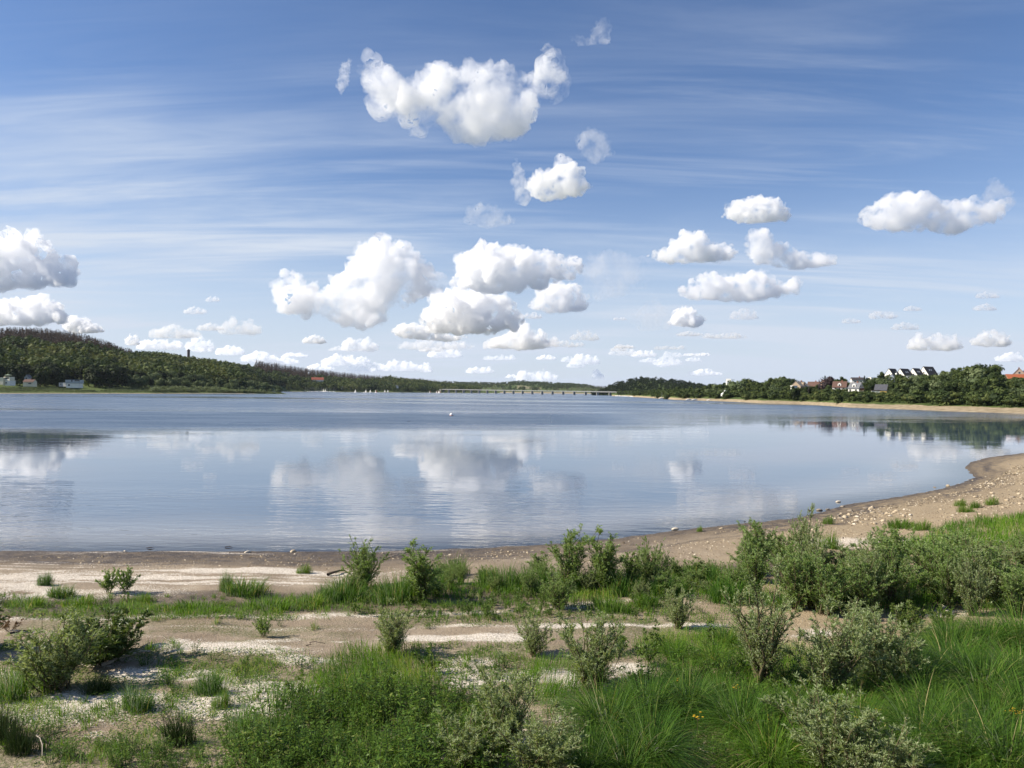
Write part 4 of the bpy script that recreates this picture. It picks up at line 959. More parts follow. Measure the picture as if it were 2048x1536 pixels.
while px < 2110:
    S = float(ipl(px, S_R)); sc_ = 400/S
    for row, s0, s1 in ((3, 190, 240), (2, 125, 180), (1, 60, 110), (0, 20, 44)):
        p2 = px+rnd.uniform(-6, 6); Y = S+rnd.uniform(s0, s1)*(1 if S < 700 else .8)
        zg = float(zR([p2], [Y])[0]); sky_ = ipl(p2, SKYT_R)
        base_y = hor(p2)+(CAMH-zg)*F/Y
        if row == 3: ty = sky_+rnd.uniform(-2, 5)
        elif row == 2: ty = sky_+(base_y-sky_)*rnd.uniform(.12, .35)
        elif row == 1: ty = sky_+(base_y-sky_)*rnd.uniform(.30, .5)
        else: ty = base_y-rnd.uniform(4, 7.5)*F/Y
        half = 11 if row else 8
        t2 = cap(p2, Y, half, ty)
        h = (base_y-t2)*Y/F
        if h < 2.2 or (row > 1 and h < 4): continue
        kind, nm = ('bush%d' % rnd.randrange(3), 'green bush') if (row == 0 or h < 5) else rnd.choice((('willow%d' % rnd.randrange(3) if px < 1420 and row < 2 else 'oak%d' % rnd.randrange(4), 'green broad tree'), ('oak%d' % rnd.randrange(4), 'green broad tree'), ('oak%d' % rnd.randrange(4), 'green broad tree'), ('oak%d' % rnd.randrange(4), 'green broad tree'), ('willow%d' % rnd.randrange(3), 'pale round tree')))
        if row == 3 and rnd.random() < .12 and h > 8: kind, nm = 'spruce%d' % rnd.randrange(2), 'dark conifer'
        o = put_tree(kind, p2, Y, zg, h, 'x', 'trees along the right bank', name={'b': 'bush'}.get(kind[0], 'conifer' if kind[0] == 's' and kind[1] == 'p' else 'tree'), wide=rnd.uniform(1.0, 1.45))
        NR.add(o, p2, nm, ('waterside row', 'lower row', 'upper row', 'skyline row')[row])
    px += rnd.uniform(10, 15)*max(.8, min(1.15, sc_))
for a_, b_2, yb, Dh in HOUSES_R:
    for qx in np.arange(a_-3, b_2+4, 6.5):
        p2 = qx+rnd.uniform(-2, 2); Y = Dh-13-rnd.uniform(0, 8); zg = float(zR([p2], [Y])[0])
        h = zpix(p2, yb+rnd.uniform(-4.0, .8), Y)-zg
        if h < 1.2: continue
        kind = 'bush%d' % rnd.randrange(3) if h < 6 else 'oak%d' % rnd.randrange(4)
        o = put_tree(kind, p2, Y, zg, h, 'x', 'trees along the right bank', name='bush' if h < 6 else 'tree', wide=rnd.uniform(1.0, 1.3) if h < 6 else 1.0)
        NR.add(o, p2, 'green bush' if h < 6 else 'green broad tree', 'garden row')
NR.done()
for kind, px, Y, ty, lab in (('copper0', 1657, 540, 753, 'dark copper-leaved tree above the long white house'), ('spruce0', 1729, 530, 750, 'tall pointed conifer between the white house and the yellow house'), ('spruce1', 1733, 520, 755, 'shorter conifer leaning on the tall pointed one'), ('oak1', 1740, 505, 762, 'dark round tree left of the yellow house'), ('poplar0', 1765, 560, 743, 'tall olive tree behind the yellow house'), ('poplar1', 1758, 555, 748, 'slim olive tree touching the tall olive tree'), ('spruce0', 1650, 600, 750, 'grey-green conifer behind the copper-leaved tree'), ('oak2', 1687, 600, 752, 'round tree on the skyline above the long white house'), ('spruce1', 1676, 610, 757, 'small pointed conifer on the skyline left of the round tree')):
    zg = float(zR([px], [Y])[0]); h = zpix(px, ty, Y)-zg
    put_tree(kind, px, Y, zg, h, lab, 'trees along the right bank', 'conifer' if 'spr' in kind else 'tree', 1.1 if 'cop' in kind else 1.0)

# woods too far and dense to count: many small crowns in one object
def mini(f, *a, **k): return f(*a, **k).arrays()
MINI_B = [mini(crown_mb, 400+i, 7, 9, .85, .05, .115) for i in range(4)]
MINI_B = [(v[:-440], [fc[0][:-110]], t[:-440]) for v, fc, t in MINI_B]
MINI_D = [mini(conifer_mb, 420+i, 8, 5, .26, .075) for i in range(3)]
MINI_C = [mini(conifer_mb, 430+i, 8, 6, .36, .10) for i in range(2)]
def wood(name, protos, pos, h, tint, mat, label, seed, wide=1.0):
    rs = np.random.RandomState(seed); V, Q, A = [], [], []; n0 = 0
    pk = rs.randint(len(protos), size=len(pos)); ang = rs.uniform(0, 6.28, len(pos))
    for k, (v, f, t) in enumerate(protos):
        i = np.where(pk == k)[0]
        if not len(i): continue
        c, s = np.cos(ang[i])[:, None], np.sin(ang[i])[:, None]; hh = h[i][:, None]
        w = (hh*wide)
        x = (v[None, :, 0]*c-v[None, :, 1]*s)*w+pos[i, 0][:, None]; y = (v[None, :, 0]*s+v[None, :, 1]*c)*w+pos[i, 1][:, None]
        z = v[None, :, 2]*hh+pos[i, 2][:, None]
        vv = np.stack([x, y, z], 2).reshape(-1, 3); m_ = len(v)
        q = (f[0][None]+(np.arange(len(i))*m_)[:, None, None]).reshape(-1, f[0].shape[1])+n0
        V.append(vv); Q.append(q); A.append(np.clip(t[None]*.55+tint[i][:, None], 0, 1).ravel()); n0 += len(vv)
    o = link(name, mesh_np(name, np.concatenate(V), np.concatenate(Q), mat, False, dict(tint=np.concatenate(A))))
    return tag(o, label, 'woodland', kind='stuff')
rs = np.random.RandomState(5)
N = 11500
px = rs.uniform(-160, 960, N); S = ipl(px, S_L); D = ipl(px, DT_L); t = rs.uniform(0, 1, N)
Y = S+np.where(px > 575, 25, 120)+(D+20-S-np.where(px > 575, 25, 120))*t**.95; z = zL(px, Y); pos = np.column_stack([(px-1024)/F*Y, Y, z-.5])
edge_ = .44+.05*np.sin(px*.021)+.03*np.sin(px*.09)+np.clip((px-150)/110, 0, 1)*.25
dead = ((px < 262) & (t > edge_)) | ((px > 508) & (px < 765) & (t > .42+.05*np.sin(px*.05)+np.clip((px-600)/160,0,1)*.2)) | ((px > 765) & (px < 880) & (t > .75) & (rs.uniform(0, 1, N) < .5)) | ((rs.uniform(0, 1, N) < .03) & (t > .3))
patchn = fbm(px*.02, Y*.008, 91, 3)
h = np.where(dead, rs.uniform(15, 21, N), rs.uniform(8, 19, N)*(.75+.6*fbm(px*.05, Y*.02, 97, 2))); h = np.where((px > 262) & (px < 508) & (t > .6), h*.75, h)
clear = (~dead) & (px < 260) & ((t > .305) & (t < .335))
ok = ~clear
tint = np.clip(.16+(patchn-.35)*1.1+rs.normal(0, .12, N), 0, .75); row_ = (px < 300) & (~dead); tint = np.where(row_ & (t > .335), tint*.45, tint); tint = np.where(row_ & (t > .2) & (t < .305), tint+.22, tint)
mix_c = (~dead) & (rs.uniform(0, 1, N) < .10)
wood('spruce_wood', MINI_D, pos[dead], h[dead], rs.uniform(0, .5, dead.sum()), M_DEAD, 'dead brown spruce wood along the crest of the left hillside', 1, 1.35)
g = ok & ~dead & ~mix_c
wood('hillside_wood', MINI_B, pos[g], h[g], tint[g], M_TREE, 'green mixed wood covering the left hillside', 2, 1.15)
wood('conifer_wood', MINI_C, pos[mix_c], h[mix_c]*1.15, rs.uniform(0, .4, mix_c.sum()), M_CONI, 'dark conifers scattered through the left hillside wood', 3)
N = 1500; px = rs.uniform(1185, 1700, N); t = rs.uniform(0, 1, N); Y = 1790+370*t; z = zH(px, Y)
wood('rounded_hill_wood', MINI_B, np.column_stack([(px-1024)/F*Y, Y, z-1]), rs.uniform(9, 15, N), np.clip(rs.normal(.1, .12, N), 0, .4), M_DARKT, 'dark green wood covering the rounded hill right of the bridge', 4, 1.15)
N = 3600; px = rs.uniform(560, 1420, N); t = rs.uniform(0, 1, N)**.8; Y = 3330+1900*t; z = zF(px, Y)
brn = fbm(px*.015, Y*.002, 95, 3) > .56
fld = (np.abs(px-1060) < 26) & (Y > 3700) & (Y < 4200)
pos = np.column_stack([(px-1024)/F*Y, Y, z-1]); h = rs.uniform(11, 18, N)
wood('ridge_wood', MINI_B, pos[~brn & ~fld], h[~brn & ~fld], np.clip(rs.normal(.08, .1, (~brn & ~fld).sum()), 0, .5), M_TREE, 'hazy green wood on the distant ridge behind the bridge', 5, 1.5)
wood('ridge_spruce_wood', MINI_D, pos[brn & ~fld], h[brn & ~fld], rs.uniform(0, .4, (brn & ~fld).sum()), M_DEAD, 'hazy brown wood on the distant ridge behind the bridge', 6, 2.2)
# undergrowth closing the right bank between the trees
N = 2600; px = rs.uniform(1236, 2300, N); S = ipl(px, S_R); s = 24+rs.uniform(0, 1, N)**1.2*225; Y = S+s*np.where(S < 700, 1, .8); z = zR(px, Y)
h = rs.uniform(2.5, 4.5, N)*np.clip(S/450, .7, 1.6); keep = np.ones(N, bool)
for a, b, yb, Dh in HOUSES_R:
    topy = hor(px)+(CAMH-z-h)*F/Y
    keep &= ~((Y < Dh) & (px > a-8) & (px < b+8) & (topy < yb-1)); keep &= ~((np.abs(Y-Dh) < 12) & (px > a-4) & (px < b+4))
wood('bank_undergrowth', MINI_B, np.column_stack([(px-1024)/F*Y, Y, z-.4])[keep], h[keep], np.clip(rs.normal(.15, .13, N), 0, .6)[keep], M_TREE, 'green undergrowth filling the right bank between the trees', 7, 1.5)
# reeds and rough grass along the left meadow and spit
N = 2600; px = rs.uniform(-60, 568, N); S = ipl(px, S_L); onspit = px > 440
Y = np.where(onspit, 888+(px-470)*.18+rs.uniform(-12, 16, N), S+rs.uniform(14, 66, N)); z = np.where(onspit, zS(px, Y), zL(px, Y))
h = np.where(px > 300, rs.uniform(2, 4.5, N), rs.uniform(.8, 2.0, N)); h = np.where(px > 530, h*.5, h)
k = ~((px > 150) & (px < 215) & (Y > S+30)) & ~((px < 170) & (Y > S+50))
wood('reed_bed', MINI_B, np.column_stack([(px-1024)/F*Y, Y, z-.3])[k], h[k], np.clip(rs.normal(.42, .14, N), .1, .8)[k], M_WTREE, 'green reeds and rough scrub along the left meadow and spit', 8, 1.6)
# ---------------------------------------------------------------- buildings, bridge, boats, stones
def M_(name, c, **k): return flat_mat_cache(name, c, **k)
WHITE = M_('white_render', (.78, .76, .70), scale=.6, var=.06); CREAM = M_('cream_render', (.72, .66, .50), scale=.6, var=.07); YELLOW = M_('yellow_render', (.70, .50, .17), scale=.6, var=.08)
GREYW = M_('grey_boarding', (.42, .45, .47), scale=.8, var=.1); BROWNW = M_('brown_render', (.35, .27, .19), scale=.8, var=.1)
SLATE = M_('slate_roof', (.075, .077, .09), scale=2, var=.25); DARKR = M_('dark_roof', (.05, .045, .047), scale=2, var=.25); REDR = M_('red_tiles', (.27, .075, .045), scale=2, var=.25); BRNR = M_('brown_tiles', (.125, .072, .055), scale=2, var=.25); ORR = M_('orange_tiles', (.36, .11, .05), scale=2, var=.2); GREYR = M_('grey_tiles', (.16, .165, .175), scale=2, var=.25); TANR = M_('weathered_roof', (.26, .23, .19), scale=2, var=.2)
PANE = M_('window_glass', (.02, .024, .03), rough=.12, spec=.6); TIMBER = M_('dark_timber', (.05, .03, .022), scale=3)
def boxv(x0, x1, y0, y1, z0, z1):
    v = [(x0,y0,z0),(x1,y0,z0),(x1,y1,z0),(x0,y1,z0),(x0,y0,z1),(x1,y0,z1),(x1,y1,z1),(x0,y1,z1)]
    return v, [(0,3,2,1),(4,5,6,7),(0,1,5,4),(1,2,6,5),(2,3,7,6),(3,0,4,7)]
def polymesh(name, pieces, mat, smooth=False):
    V, Fc = [], []
    for v, f in pieces:
        n = len(V); V += [tuple(q) for q in v]; Fc += [tuple(i+n for i in g) for g in f]
    me = bpy.data.meshes.new(name); me.from_pydata(V, [], Fc); me.update()
    bm = bmesh.new(); bm.from_mesh(me); bmesh.ops.recalc_face_normals(bm, faces=bm.faces); bm.to_mesh(me); bm.free()
    me.materials.append(mat)
    if smooth: me.polygons.foreach_set('use_smooth', np.ones(len(me.polygons), bool))
    return me
def box(name, dims, mat): return polymesh(name, [boxv(*d) for d in (dims if isinstance(dims, list) else [dims])], mat)
def house(px, py, Y, w, d, h, rh, rot, wall, roof, label, name='house', group=None, wins=(), chimney=True, dormer=False, gwins=(), flat=False, timber=False, hip=0, door=True, zoff=0):
    """ridge runs along local x; rot turns the local +y = back"""
    b = at_y(px, py, Y); root = bpy.data.objects.new(name, None); col.objects.link(root); root.location = b+Vector((0, 0, zoff)); root.rotation_euler = (0, 0, R(rot))
    tag(root, label, 'house', group)
    X, D = w/2, d/2
    if flat:
        link('wall', box('wall', (-X, X, -D, D, -1.2, h), wall), root)
        link('roof', box('roof', (-X-.3, X+.3, -D-.3, D+.3, h+.002, h+.35), roof), root)
    else:
        v = [(-X,-D,-1.2),(X,-D,-1.2),(X,D,-1.2),(-X,D,-1.2),(-X,-D,h),(X,-D,h),(X,D,h),(-X,D,h),(-X,0,h+rh),(X,0,h+rh)]
        link('wall', polymesh('wall', [(v, [(0,1,5,4),(2,3,7,6),(1,2,6,9,5),(3,0,4,8,7),(0,3,2,1),(4,5,9,8),(6,7,8,9)])], wall), root)
        o_ = .45; k = rh/D; t = .22; e = D+o_
        pcs = []
        for s in (-1, 1):
            za, zb = h-k*o_+.03, h+rh+.03
            p = [(-X-o_*.5, s*e, za), (X+o_*.5, s*e, za), (X+o_*.5-hip, 0, zb), (-X-o_*.5, 0, zb)]
            pcs.append((p+[(a, b_, c+t) for a, b_, c in p], [(0,1,2,3),(4,5,6,7),(0,1,5,4),(1,2,6,5),(2,3,7,6),(3,0,4,7)]))
        rf = link('roof', polymesh('roof', pcs, roof), root)
        if chimney: link('chimney', box('chimney', (X*.3-.4, X*.3+.4, -.4, .4, h+rh-.6, h+rh+1.1), M_('brick_stack', (.24, .10, .07), scale=3)), rf)
        if dormer:
            z0 = h+rh*.15
            dm = link('dormer', polymesh('dormer', [([(-1.1,-D*.85,z0-.6),(1.1,-D*.85,z0-.6),(1.1,-D*.85,z0+1.5),(-1.1,-D*.85,z0+1.5),(0,-D*.85,z0+2.4),(-1.1,0,z0-.6),(1.1,0,z0-.6),(1.1,0,z0+1.5),(-1.1,0,z0+1.5),(0,0,z0+2.4)], [(0,1,2,4,3),(0,3,8,5),(1,6,7,2),(3,4,9,8),(4,2,7,9)])], wall), rf)
            link('window', box('window', (-.5, .5, -D*.85-.06, -D*.85-.003, z0, z0+1.3), PANE), dm)
    for (x0, z0, ww, wh) in wins:
        wn = link('window', box('window', (x0-ww/2-.1, x0+ww/2+.1, -D-.05, -D-.003, z0-.1, z0+wh+.1), M_('window_frame', (.5, .49, .46))), root)
        link('pane', box('pane', (x0-ww/2, x0+ww/2, -D-.08, -D-.053, z0, z0+wh), PANE), wn)
    for (sx, y0, z0, ww, wh) in gwins:
        wn = link('window', box('window', tuple(sorted((sx*(X+.003), sx*(X+.05))))+(y0-ww/2-.1, y0+ww/2+.1, z0-.1, z0+wh+.1), M_('window_frame', (.5, .49, .46))), root)
        link('pane', box('pane', tuple(sorted((sx*(X+.053), sx*(X+.08))))+(y0-ww/2, y0+ww/2, z0, z0+wh), PANE), wn)
    if timber: link('gable_boarding', polymesh('gable_boarding', [([(X+.05,-D*.9,h+.1),(X+.05,D*.9,h+.1),(X+.05,0,h+rh-.25),(X+.09,-D*.9,h+.1),(X+.09,D*.9,h+.1),(X+.09,0,h+rh-.25)], [(0,1,2),(3,4,5),(0,1,4,3),(1,2,5,4),(2,0,3,5)])], TIMBER), root)
    return root
# left shore
house(149.5, 773.2, 682, 11, 8, 3.0, 0, 6, WHITE, GREYR, 'white two-storey house with a grey upper floor on the left shore', flat=True, wins=[(-3.2,.7,1.5,1.3)])
b = col.objects[-1].parent if False else None
r_ = [o for o in bpy.data.objects if o.get('label', '').startswith('white two-storey')][0]
link('upper_floor', box('upper_floor', (-6.3, 6.2, -4.4, 3.8, 3.36, 6.2), GREYW), r_)
link('balcony_rail', box('balcony_rail', [(1.8, 6.2, -4.46, -4.403, 4.9, 5.9)], M_('balcony_wood', (.10, .085, .075))), r_)
wn = link('window', box('window', (-1.4, .1, -4.45, -4.403, 4.6, 5.8), PANE), r_)
house(136, 770.8, 690, 6, 5, 2.6, 0, 0, WHITE, GREYR, 'small white annex left of the white two-storey house', flat=True, wins=[(.6,.4,1.5,1.5)], name='annex')
house(123, 770.5, 695, 3.2, 3, 2.4, 0, 0, WHITE, GREYR, 'tiny white hut left of the small annex on the left shore', flat=True, wins=[(.3,.6,.8,.8)], name='hut')
house(60, 770.5, 650, 8.5, 6, 3.0, 2.0, 4, CREAM, BRNR, 'cream cottage with a dark red-brown roof under trees on the left shore', wins=[(1.5,1.1,2.4,.9)], name='cottage')
house(56, 764.0, 668, 4, 4, 4.2, 2.2, 85, GREYW, GREYR, 'narrow grey gabled house peeking out behind the cream cottage', gwins=[(-1,0,2.6,1,1.2)], chimney=False)
house(18, 768.5, 630, 7, 6, 3.0, 0, -8, WHITE, CREAM, 'white stepped house beside the left edge on the shore', flat=True, wins=[(0,.6,1.1,1.1)])
r_ = [o for o in bpy.data.objects if o.get('label', '').startswith('white stepped')][0]
link('upper_floor', box('upper_floor', (-2.9, 3.0, -2.6, 2.6, 3.36, 6.3), CREAM), r_); link('balcony', box('balcony', (-3.2, 3.2, -3.3, -2.61, 3.36, 4.3), WHITE), r_); link('window', box('window', (-2, 2, -2.66, -2.603, 4.5, 5.8), PANE), r_); link('parasol', polymesh('parasol', [([(0,-1,8.6)]+[(3*math.cos(a*.785),-1+3*math.sin(a*.785),7.6) for a in range(8)]+[(0,-1,7.7)], [(0,1+i,1+(i+1)%8) for i in range(8)]+[(9,1+(i+1)%8,1+i) for i in range(8)])], M_('green_cloth', (.20, .25, .18))), r_)
house(3, 766.5, 628, 7, 6, 4.4, 0, 0, CREAM, WHITE, 'cream flat-roofed house cut by the left edge', flat=True, wins=[(-.6,.6,.9,1.0)])
for px, py, Y, lab in ((52, 727, 1080, 'small white roof glinting high among trees above the cream cottage'), (56, 731, 1060, 'lower of two white roofs glinting above the cream cottage'), (145, 740, 840, 'small white gable among trees above the white two-storey house'), (617, 748, 2080, 'small white house alone on the wooded slope above the red-roofed hall')):
    house(px, py, Y, 3.4, 3.4, 2.2, 1.6, 30, WHITE, M_('white_sheet', (.7, .7, .7)), lab, group='white roofs on the hillside', chimney=False, zoff=1)
# marina side
house(635, 766.3, 1930, 31, 15, 8.5, 6.5, 14, WHITE, REDR, 'long hall with a bright red roof above the boat harbour', name='hall', wins=[(-9,2,3,3),(-3,2,3,3),(3,2,3,3),(9,2,3,3)], gwins=[(-1,0,3,3,3)])
house(684, 779, 1880, 6, 6, 5, 2.5, 40, WHITE, GREYR, 'small white boathouse by the sand beach of the harbour', name='boathouse', chimney=False)
house(693, 777.5, 1900, 16, 8, 4, 1.5, 0, BROWNW, GREYR, 'low dark club house right of the white boathouse', chimney=False)
house(612, 771.5, 1900, 10, 6, 2.5, 1.2, -15, CREAM, CREAM, 'low pale shed above the left end of the harbour', name='shed', chimney=False)
house(793, 775.5, 2050, 8, 7, 4, 2.5, 35, WHITE, GREYR, 'small white house among trees right of the harbour beach', chimney=False)
# right bank
house(1600, 783, 560, 12, 8, 4.0, 3.4, 38, BROWNW, TANR, 'brown-roofed house with pale walls left end of the village', wins=[(-3,1,1.4,1.4),(2,1,1.4,1.4)], dormer=True)
house(1588, 776.5, 548, 3.6, 3, 1.6, 0, 10, WHITE, WHITE, 'small white flat-roofed garage below the brown-roofed house', name='garage', flat=True)
house(1628, 780, 585, 9, 7, 2.4, 4.0, -36, WHITE, BRNR, 'house with a steep red-brown roof and white gable edge', gwins=[(1,0,3.6,1.2,1.2)])
house(1651, 773.0, 560, 5, 5, 3, 2, 0, M_('pink_render', (.62, .42, .30)), BRNR, 'small pinkish hut below the copper-leaved tree', name='hut', chimney=False)
house(1680, 779.0, 520, 9.0, 7.0, 1.7, 3.8, -32, WHITE, BRNR, 'long white house with a steep red-brown roof and dark gable', timber=True, wins=[(-2.6,.4,1.0,.9),(0,.4,1.0,.9),(2.6,.4,1.0,.9)], dormer=True)
house(1695, 779.0, 524, 7, 5, 1.7, .8, -6, WHITE, DARKR, 'white annex with a low dark roof right of the long white house', name='annex', chimney=False, wins=[(-2,.4,1.0,.9),(1.5,.4,1.0,.9)])
house(1712, 785.0, 480, 7.0, 6.6, 2.9, 3.5, -52, WHITE, GREYR, 'white house with steep grey roof, dormer and brown balcony', dormer=True, wins=[(-2.2,.9,1.0,1.1),(1.6,.9,1.0,1.1)], gwins=[(1,-.9,3.4,.8,1.1),(1,.9,3.4,.8,1.1)])
r_ = [o for o in bpy.data.objects if o.get('label', '').startswith('white house with steep grey')][0]
link('balcony', box('balcony', (3.56, 4.5, -2.2, 2.0, 1.6, 2.9), M_('balcony_brown', (.14, .07, .05))), r_)
house(1715, 768.0, 620, 10, 7, 3.4, 1.9, -14, WHITE, DARKR, 'white house with a low dark roof above the steep grey-roofed one', wins=[(-2.6,1.2,1.2,1.2),(2,1.2,1.2,1.2)])
house(1746, 760, 640, 5.5, 5, 1.9, 0, 0, WHITE, WHITE, 'white flat-roofed house between dark trees on the skyline', flat=True)
house(1763, 787.0, 470, 7.0, 6.4, 2.2, 3.4, -38, YELLOW, SLATE, 'yellow house with dark slate roof and a white annex', gwins=[(1,-1.2,2.0,.7,.8),(1,.9,2.0,1.7,.9)], chimney=False)
house(1751, 788.0, 463, 4.6, 3.4, 2.1, 0, -20, M_('pale_render', (.72, .74, .66), scale=.6, var=.06), TIMBER, 'pale white annex at the left of the yellow house', name='annex', flat=True, wins=[(-1.2,.8,.7,.7)])
for i, (px, py, w, rt_, lab) in enumerate(((1784, 759, 10.5, 34, 'leftmost white row house with grey dormer and dark roof'), (1809, 759, 13.0, 30, 'second white row house with two roof windows from the left'), (1832, 758, 11, 34, 'third white row house with a steep white gable from the left'), (1856, 754.5, 13, 26, 'rightmost white row house with the highest dark roof'))):
    r_ = house(px, py, 640+i*4, w, 10, 2.0, 7.2, rt_, WHITE, DARKR, lab, group='white row houses on the hilltop', chimney=False, gwins=[(-1,-.6,3.2,1,1.3)], dormer=(i == 0), hip=1.6 if i == 1 else 0)
    rf = [c for c in r_.children if c.name.startswith('roof')][0]
    for k in ((-1.2, 1.2) if i else (3.2,)):
        a = 7.2/5; y0 = -2.6; z0 = 2+7.2-abs(y0)*a
        link('skylight', polymesh('skylight', [([(k-.5,y0,z0+.30),(k+.5,y0,z0+.30),(k+.5,y0+.8,z0+.30+.8*a),(k-.5,y0+.8,z0+.30+.8*a),(k-.5,y0,z0+.38),(k+.5,y0,z0+.38),(k+.5,y0+.8,z0+.38+.8*a),(k-.5,y0+.8,z0+.38+.8*a)], [(4,5,6,7),(0,1,5,4),(1,2,6,5),(2,3,7,6),(3,0,4,7),(0,3,2,1)])], M_('skylight_frame', (.6, .62, .65), rough=.2)), rf)
house(1785, 764, 600, 6, 6, 3, 3, 50, M_('blue_grey_render', (.30, .34, .42)), GREYR, 'blue-grey house half hidden below the leftmost row house', chimney=False)
house(1824, 772, 520, 10, 8, 3, 4, 20, GREYW, GREYR, 'grey house hidden in the trees below the row houses', chimney=False)
house(2040, 766.5, 560, 20, 8, 3.0, 3.6, -8, BROWNW, ORR, 'long building with a bright orange roof at the right edge', chimney=False, wins=[(-6,.8,2,1.2),(0,.8,2,1.2),(6,.8,2,1.2)])
house(2038, 755, 640, 8, 8, 3.2, 4.6, 60, M_('pale_brick', (.42, .30, .24), scale=.6), BRNR, 'brown gabled house above the orange-roofed building', gwins=[(-1,0,3.2,1.4,1.6)])
house(2047, 757, 655, 6, 6, 3.6, 3.0, 0, GREYW, M_('violet_roof', (.13, .11, .22), scale=2), 'small house with a violet roof cut by the right edge')
house(1457, 771, 900, 5, 5, 5, 3, 0, WHITE, WHITE, 'white gable showing through treetops above the white tents', chimney=False)
# tents on the right shore
for px, py, s, lab in ((1448, 792.5, .75, 'right and larger of two white tents on the right shore'), (1450, 789, .55, 'upper white tent just above the larger one')):
    b = at_y(px, py, 672); k = 2.6*s
    link('o', polymesh('tent', [([(-k,-k,0),(k,-k,0),(k,k,0),(-k,k,0),(-k,-k,2.2),(k,-k,2.2),(k,k,2.2),(-k,k,2.2),(0,0,4.2)], [(0,1,5,4),(1,2,6,5),(2,3,7,6),(3,0,4,7),(4,5,8),(5,6,8),(6,7,8),(7,4,8)])], M_('white_canvas', (.8, .8, .78))), loc=b).name = 'tent'
    o = [q for q in bpy.data.objects if q.name.startswith('tent')][-1]; tag(o, lab, 'tent', 'white tents'); o.rotation_euler = (0, 0, R(25))
# tower on the hill
b = at_y(377, 716, 1660); root = bpy.data.objects.new('lookout_tower', None); col.objects.link(root); root.location = b; tag(root, 'brown stone lookout tower standing above the trees on the left hill', 'tower')
BRK = M_('tower_stone', (.095, .07, .066), scale=1.0, var=.2)
def prism(r, z0, z1, k=8, r2=None):
    r2 = r if r2 is None else r2; a = [i/k*2*math.pi+.39 for i in range(k)]
    return [(r*math.cos(t), r*math.sin(t), z0) for t in a]+[(r2*math.cos(t), r2*math.sin(t), z1) for t in a], [tuple(range(k)), tuple(range(k, 2*k))]+[(i, (i+1) % k, k+(i+1) % k, k+i) for i in range(k)]
link('shaft', polymesh('shaft', [prism(2.9, -14, 15.5)], BRK), root); link('parapet', polymesh('parapet', [prism(3.3, 15.502, 18.2)], BRK), root); link('roof', polymesh('roof', [prism(2.2, 18.203, 20.2, 8, .3)], DARKR), root)
for z in (4, 9, 16.2): link('window', box('window', (-.5, .5, -3.4 if z > 15 else -2.95, -2.6, z, z+1.6), PANE), root)
# bridge
E1, E2 = at_y(884, 780, 2340), at_y(1246, 784, 1690); E1.z = 11.2; E2.z = 8.8
L = (E2-E1).length; root = bpy.data.objects.new('lake_bridge', None); col.objects.link(root); root.location = E1; ang = math.atan2(E2.y-E1.y, E2.x-E1.x); root.rotation_euler = (0, 0, ang)
tag(root, 'long low concrete road bridge on slim piers across the lake', 'bridge')
CON = M_('pale_concrete', (.31, .31, .31), scale=.3, var=.08); sl = (E2.z-E1.z)/L
def slope_box(x0, x1, y0, y1, z0, z1):
    v, f = boxv(x0, x1, y0, y1, z0, z1); return [(a, b_, c+sl*a) for a, b_, c in v], f
link('deck', polymesh('deck', [slope_box(0, L, -5, 5, -1.5, 0)], CON), root)
rl = [slope_box(0, L, y-.05, y+.05, 1.0, 1.12) for y in (-4.9, 4.9)]+[slope_box(i*6, i*6+.15, -4.97, -4.83, .003, .997) for i in range(int(L/6))]
link('railing', polymesh('railing', rl, M_('galvanised', (.4, .42, .43))), root)
n = 19
for i in range(1, n):
    x = L*i/n; link('pier', polymesh('pier', [slope_box(x-.7, x+.7, -3.6, 3.6, -15, -1.503)], M_('pier_concrete', (.38, .37, .34), scale=.4)), root)
for x in (-6, L-4): link('abutment', polymesh('abutment', [slope_box(x, x+9.8, -6, 6, -14, .2)], CON), root)
# boats
HULLW = M_('white_hull', (.78, .78, .76), rough=.35); SAILM = M_('sail_cloth', (.82, .80, .74), var=.04); MAST = M_('mast_alloy', (.55, .56, .57), rough=.4); HULLD = M_('dark_hull', (.05, .05, .06)); CANV = M_('blue_cover', (.10, .14, .30)); REDS = M_('red_sail', (.30, .07, .07))
def hull(Lh, B, H):
    st = []; n_ = 9
    for i in range(n_):
        t = i/(n_-1); wdt = B/2*(1-(max(0, t-.35)/.65)**2.2)*(.8+.2*min(1, t*4)); x = -Lh/2+t*Lh; zt = H*(1+.25*t*t)
        st += [(x, -wdt, zt), (x, -wdt*.72, .0), (x, 0, -.25*(1-t)), (x, wdt*.72, .0), (x, wdt, zt)]
    f = [(i*5+j, i*5+j+1, i*5+j+6, i*5+j+5) for i in range(n_-1) for j in range(4)]+[(i*5, i*5+5, i*5+9, i*5+4) for i in range(n_-1)]+[(0, 4, 3, 2, 1)]
    return st, f
HUL = polymesh('hull', [hull(7, 2.4, .9)], HULLW, True); HULD = polymesh('hull', [hull(5.5, 1.8, .7)], HULLD, True)
CAB = box('cabin', (-1.2, 1.6, -.8, .8, .9, 1.5), HULLW); MST = polymesh('mast', [prism(.09, .9, 10, 6, .06), boxv(-2.6, .1, -.05, .05, 1.9, 2.02)], MAST)
COV = polymesh('sail_cover', [boxv(-2.5, 0, -.16, .16, 2.03, 2.4)], CANV)
def sail(h, w, y=.0): return [(.15, y, 1.8), (-w, y+.35, 2.0), (.1, y, h), (-w*.45, y+.5, h*.5), (.15, y+.03, 1.8), (-w, y+.38, 2.0), (.1, y+.03, h), (-w*.45, y+.53, h*.5)], [(0, 1, 3), (0, 3, 2), (4, 7, 5), (4, 6, 7)]
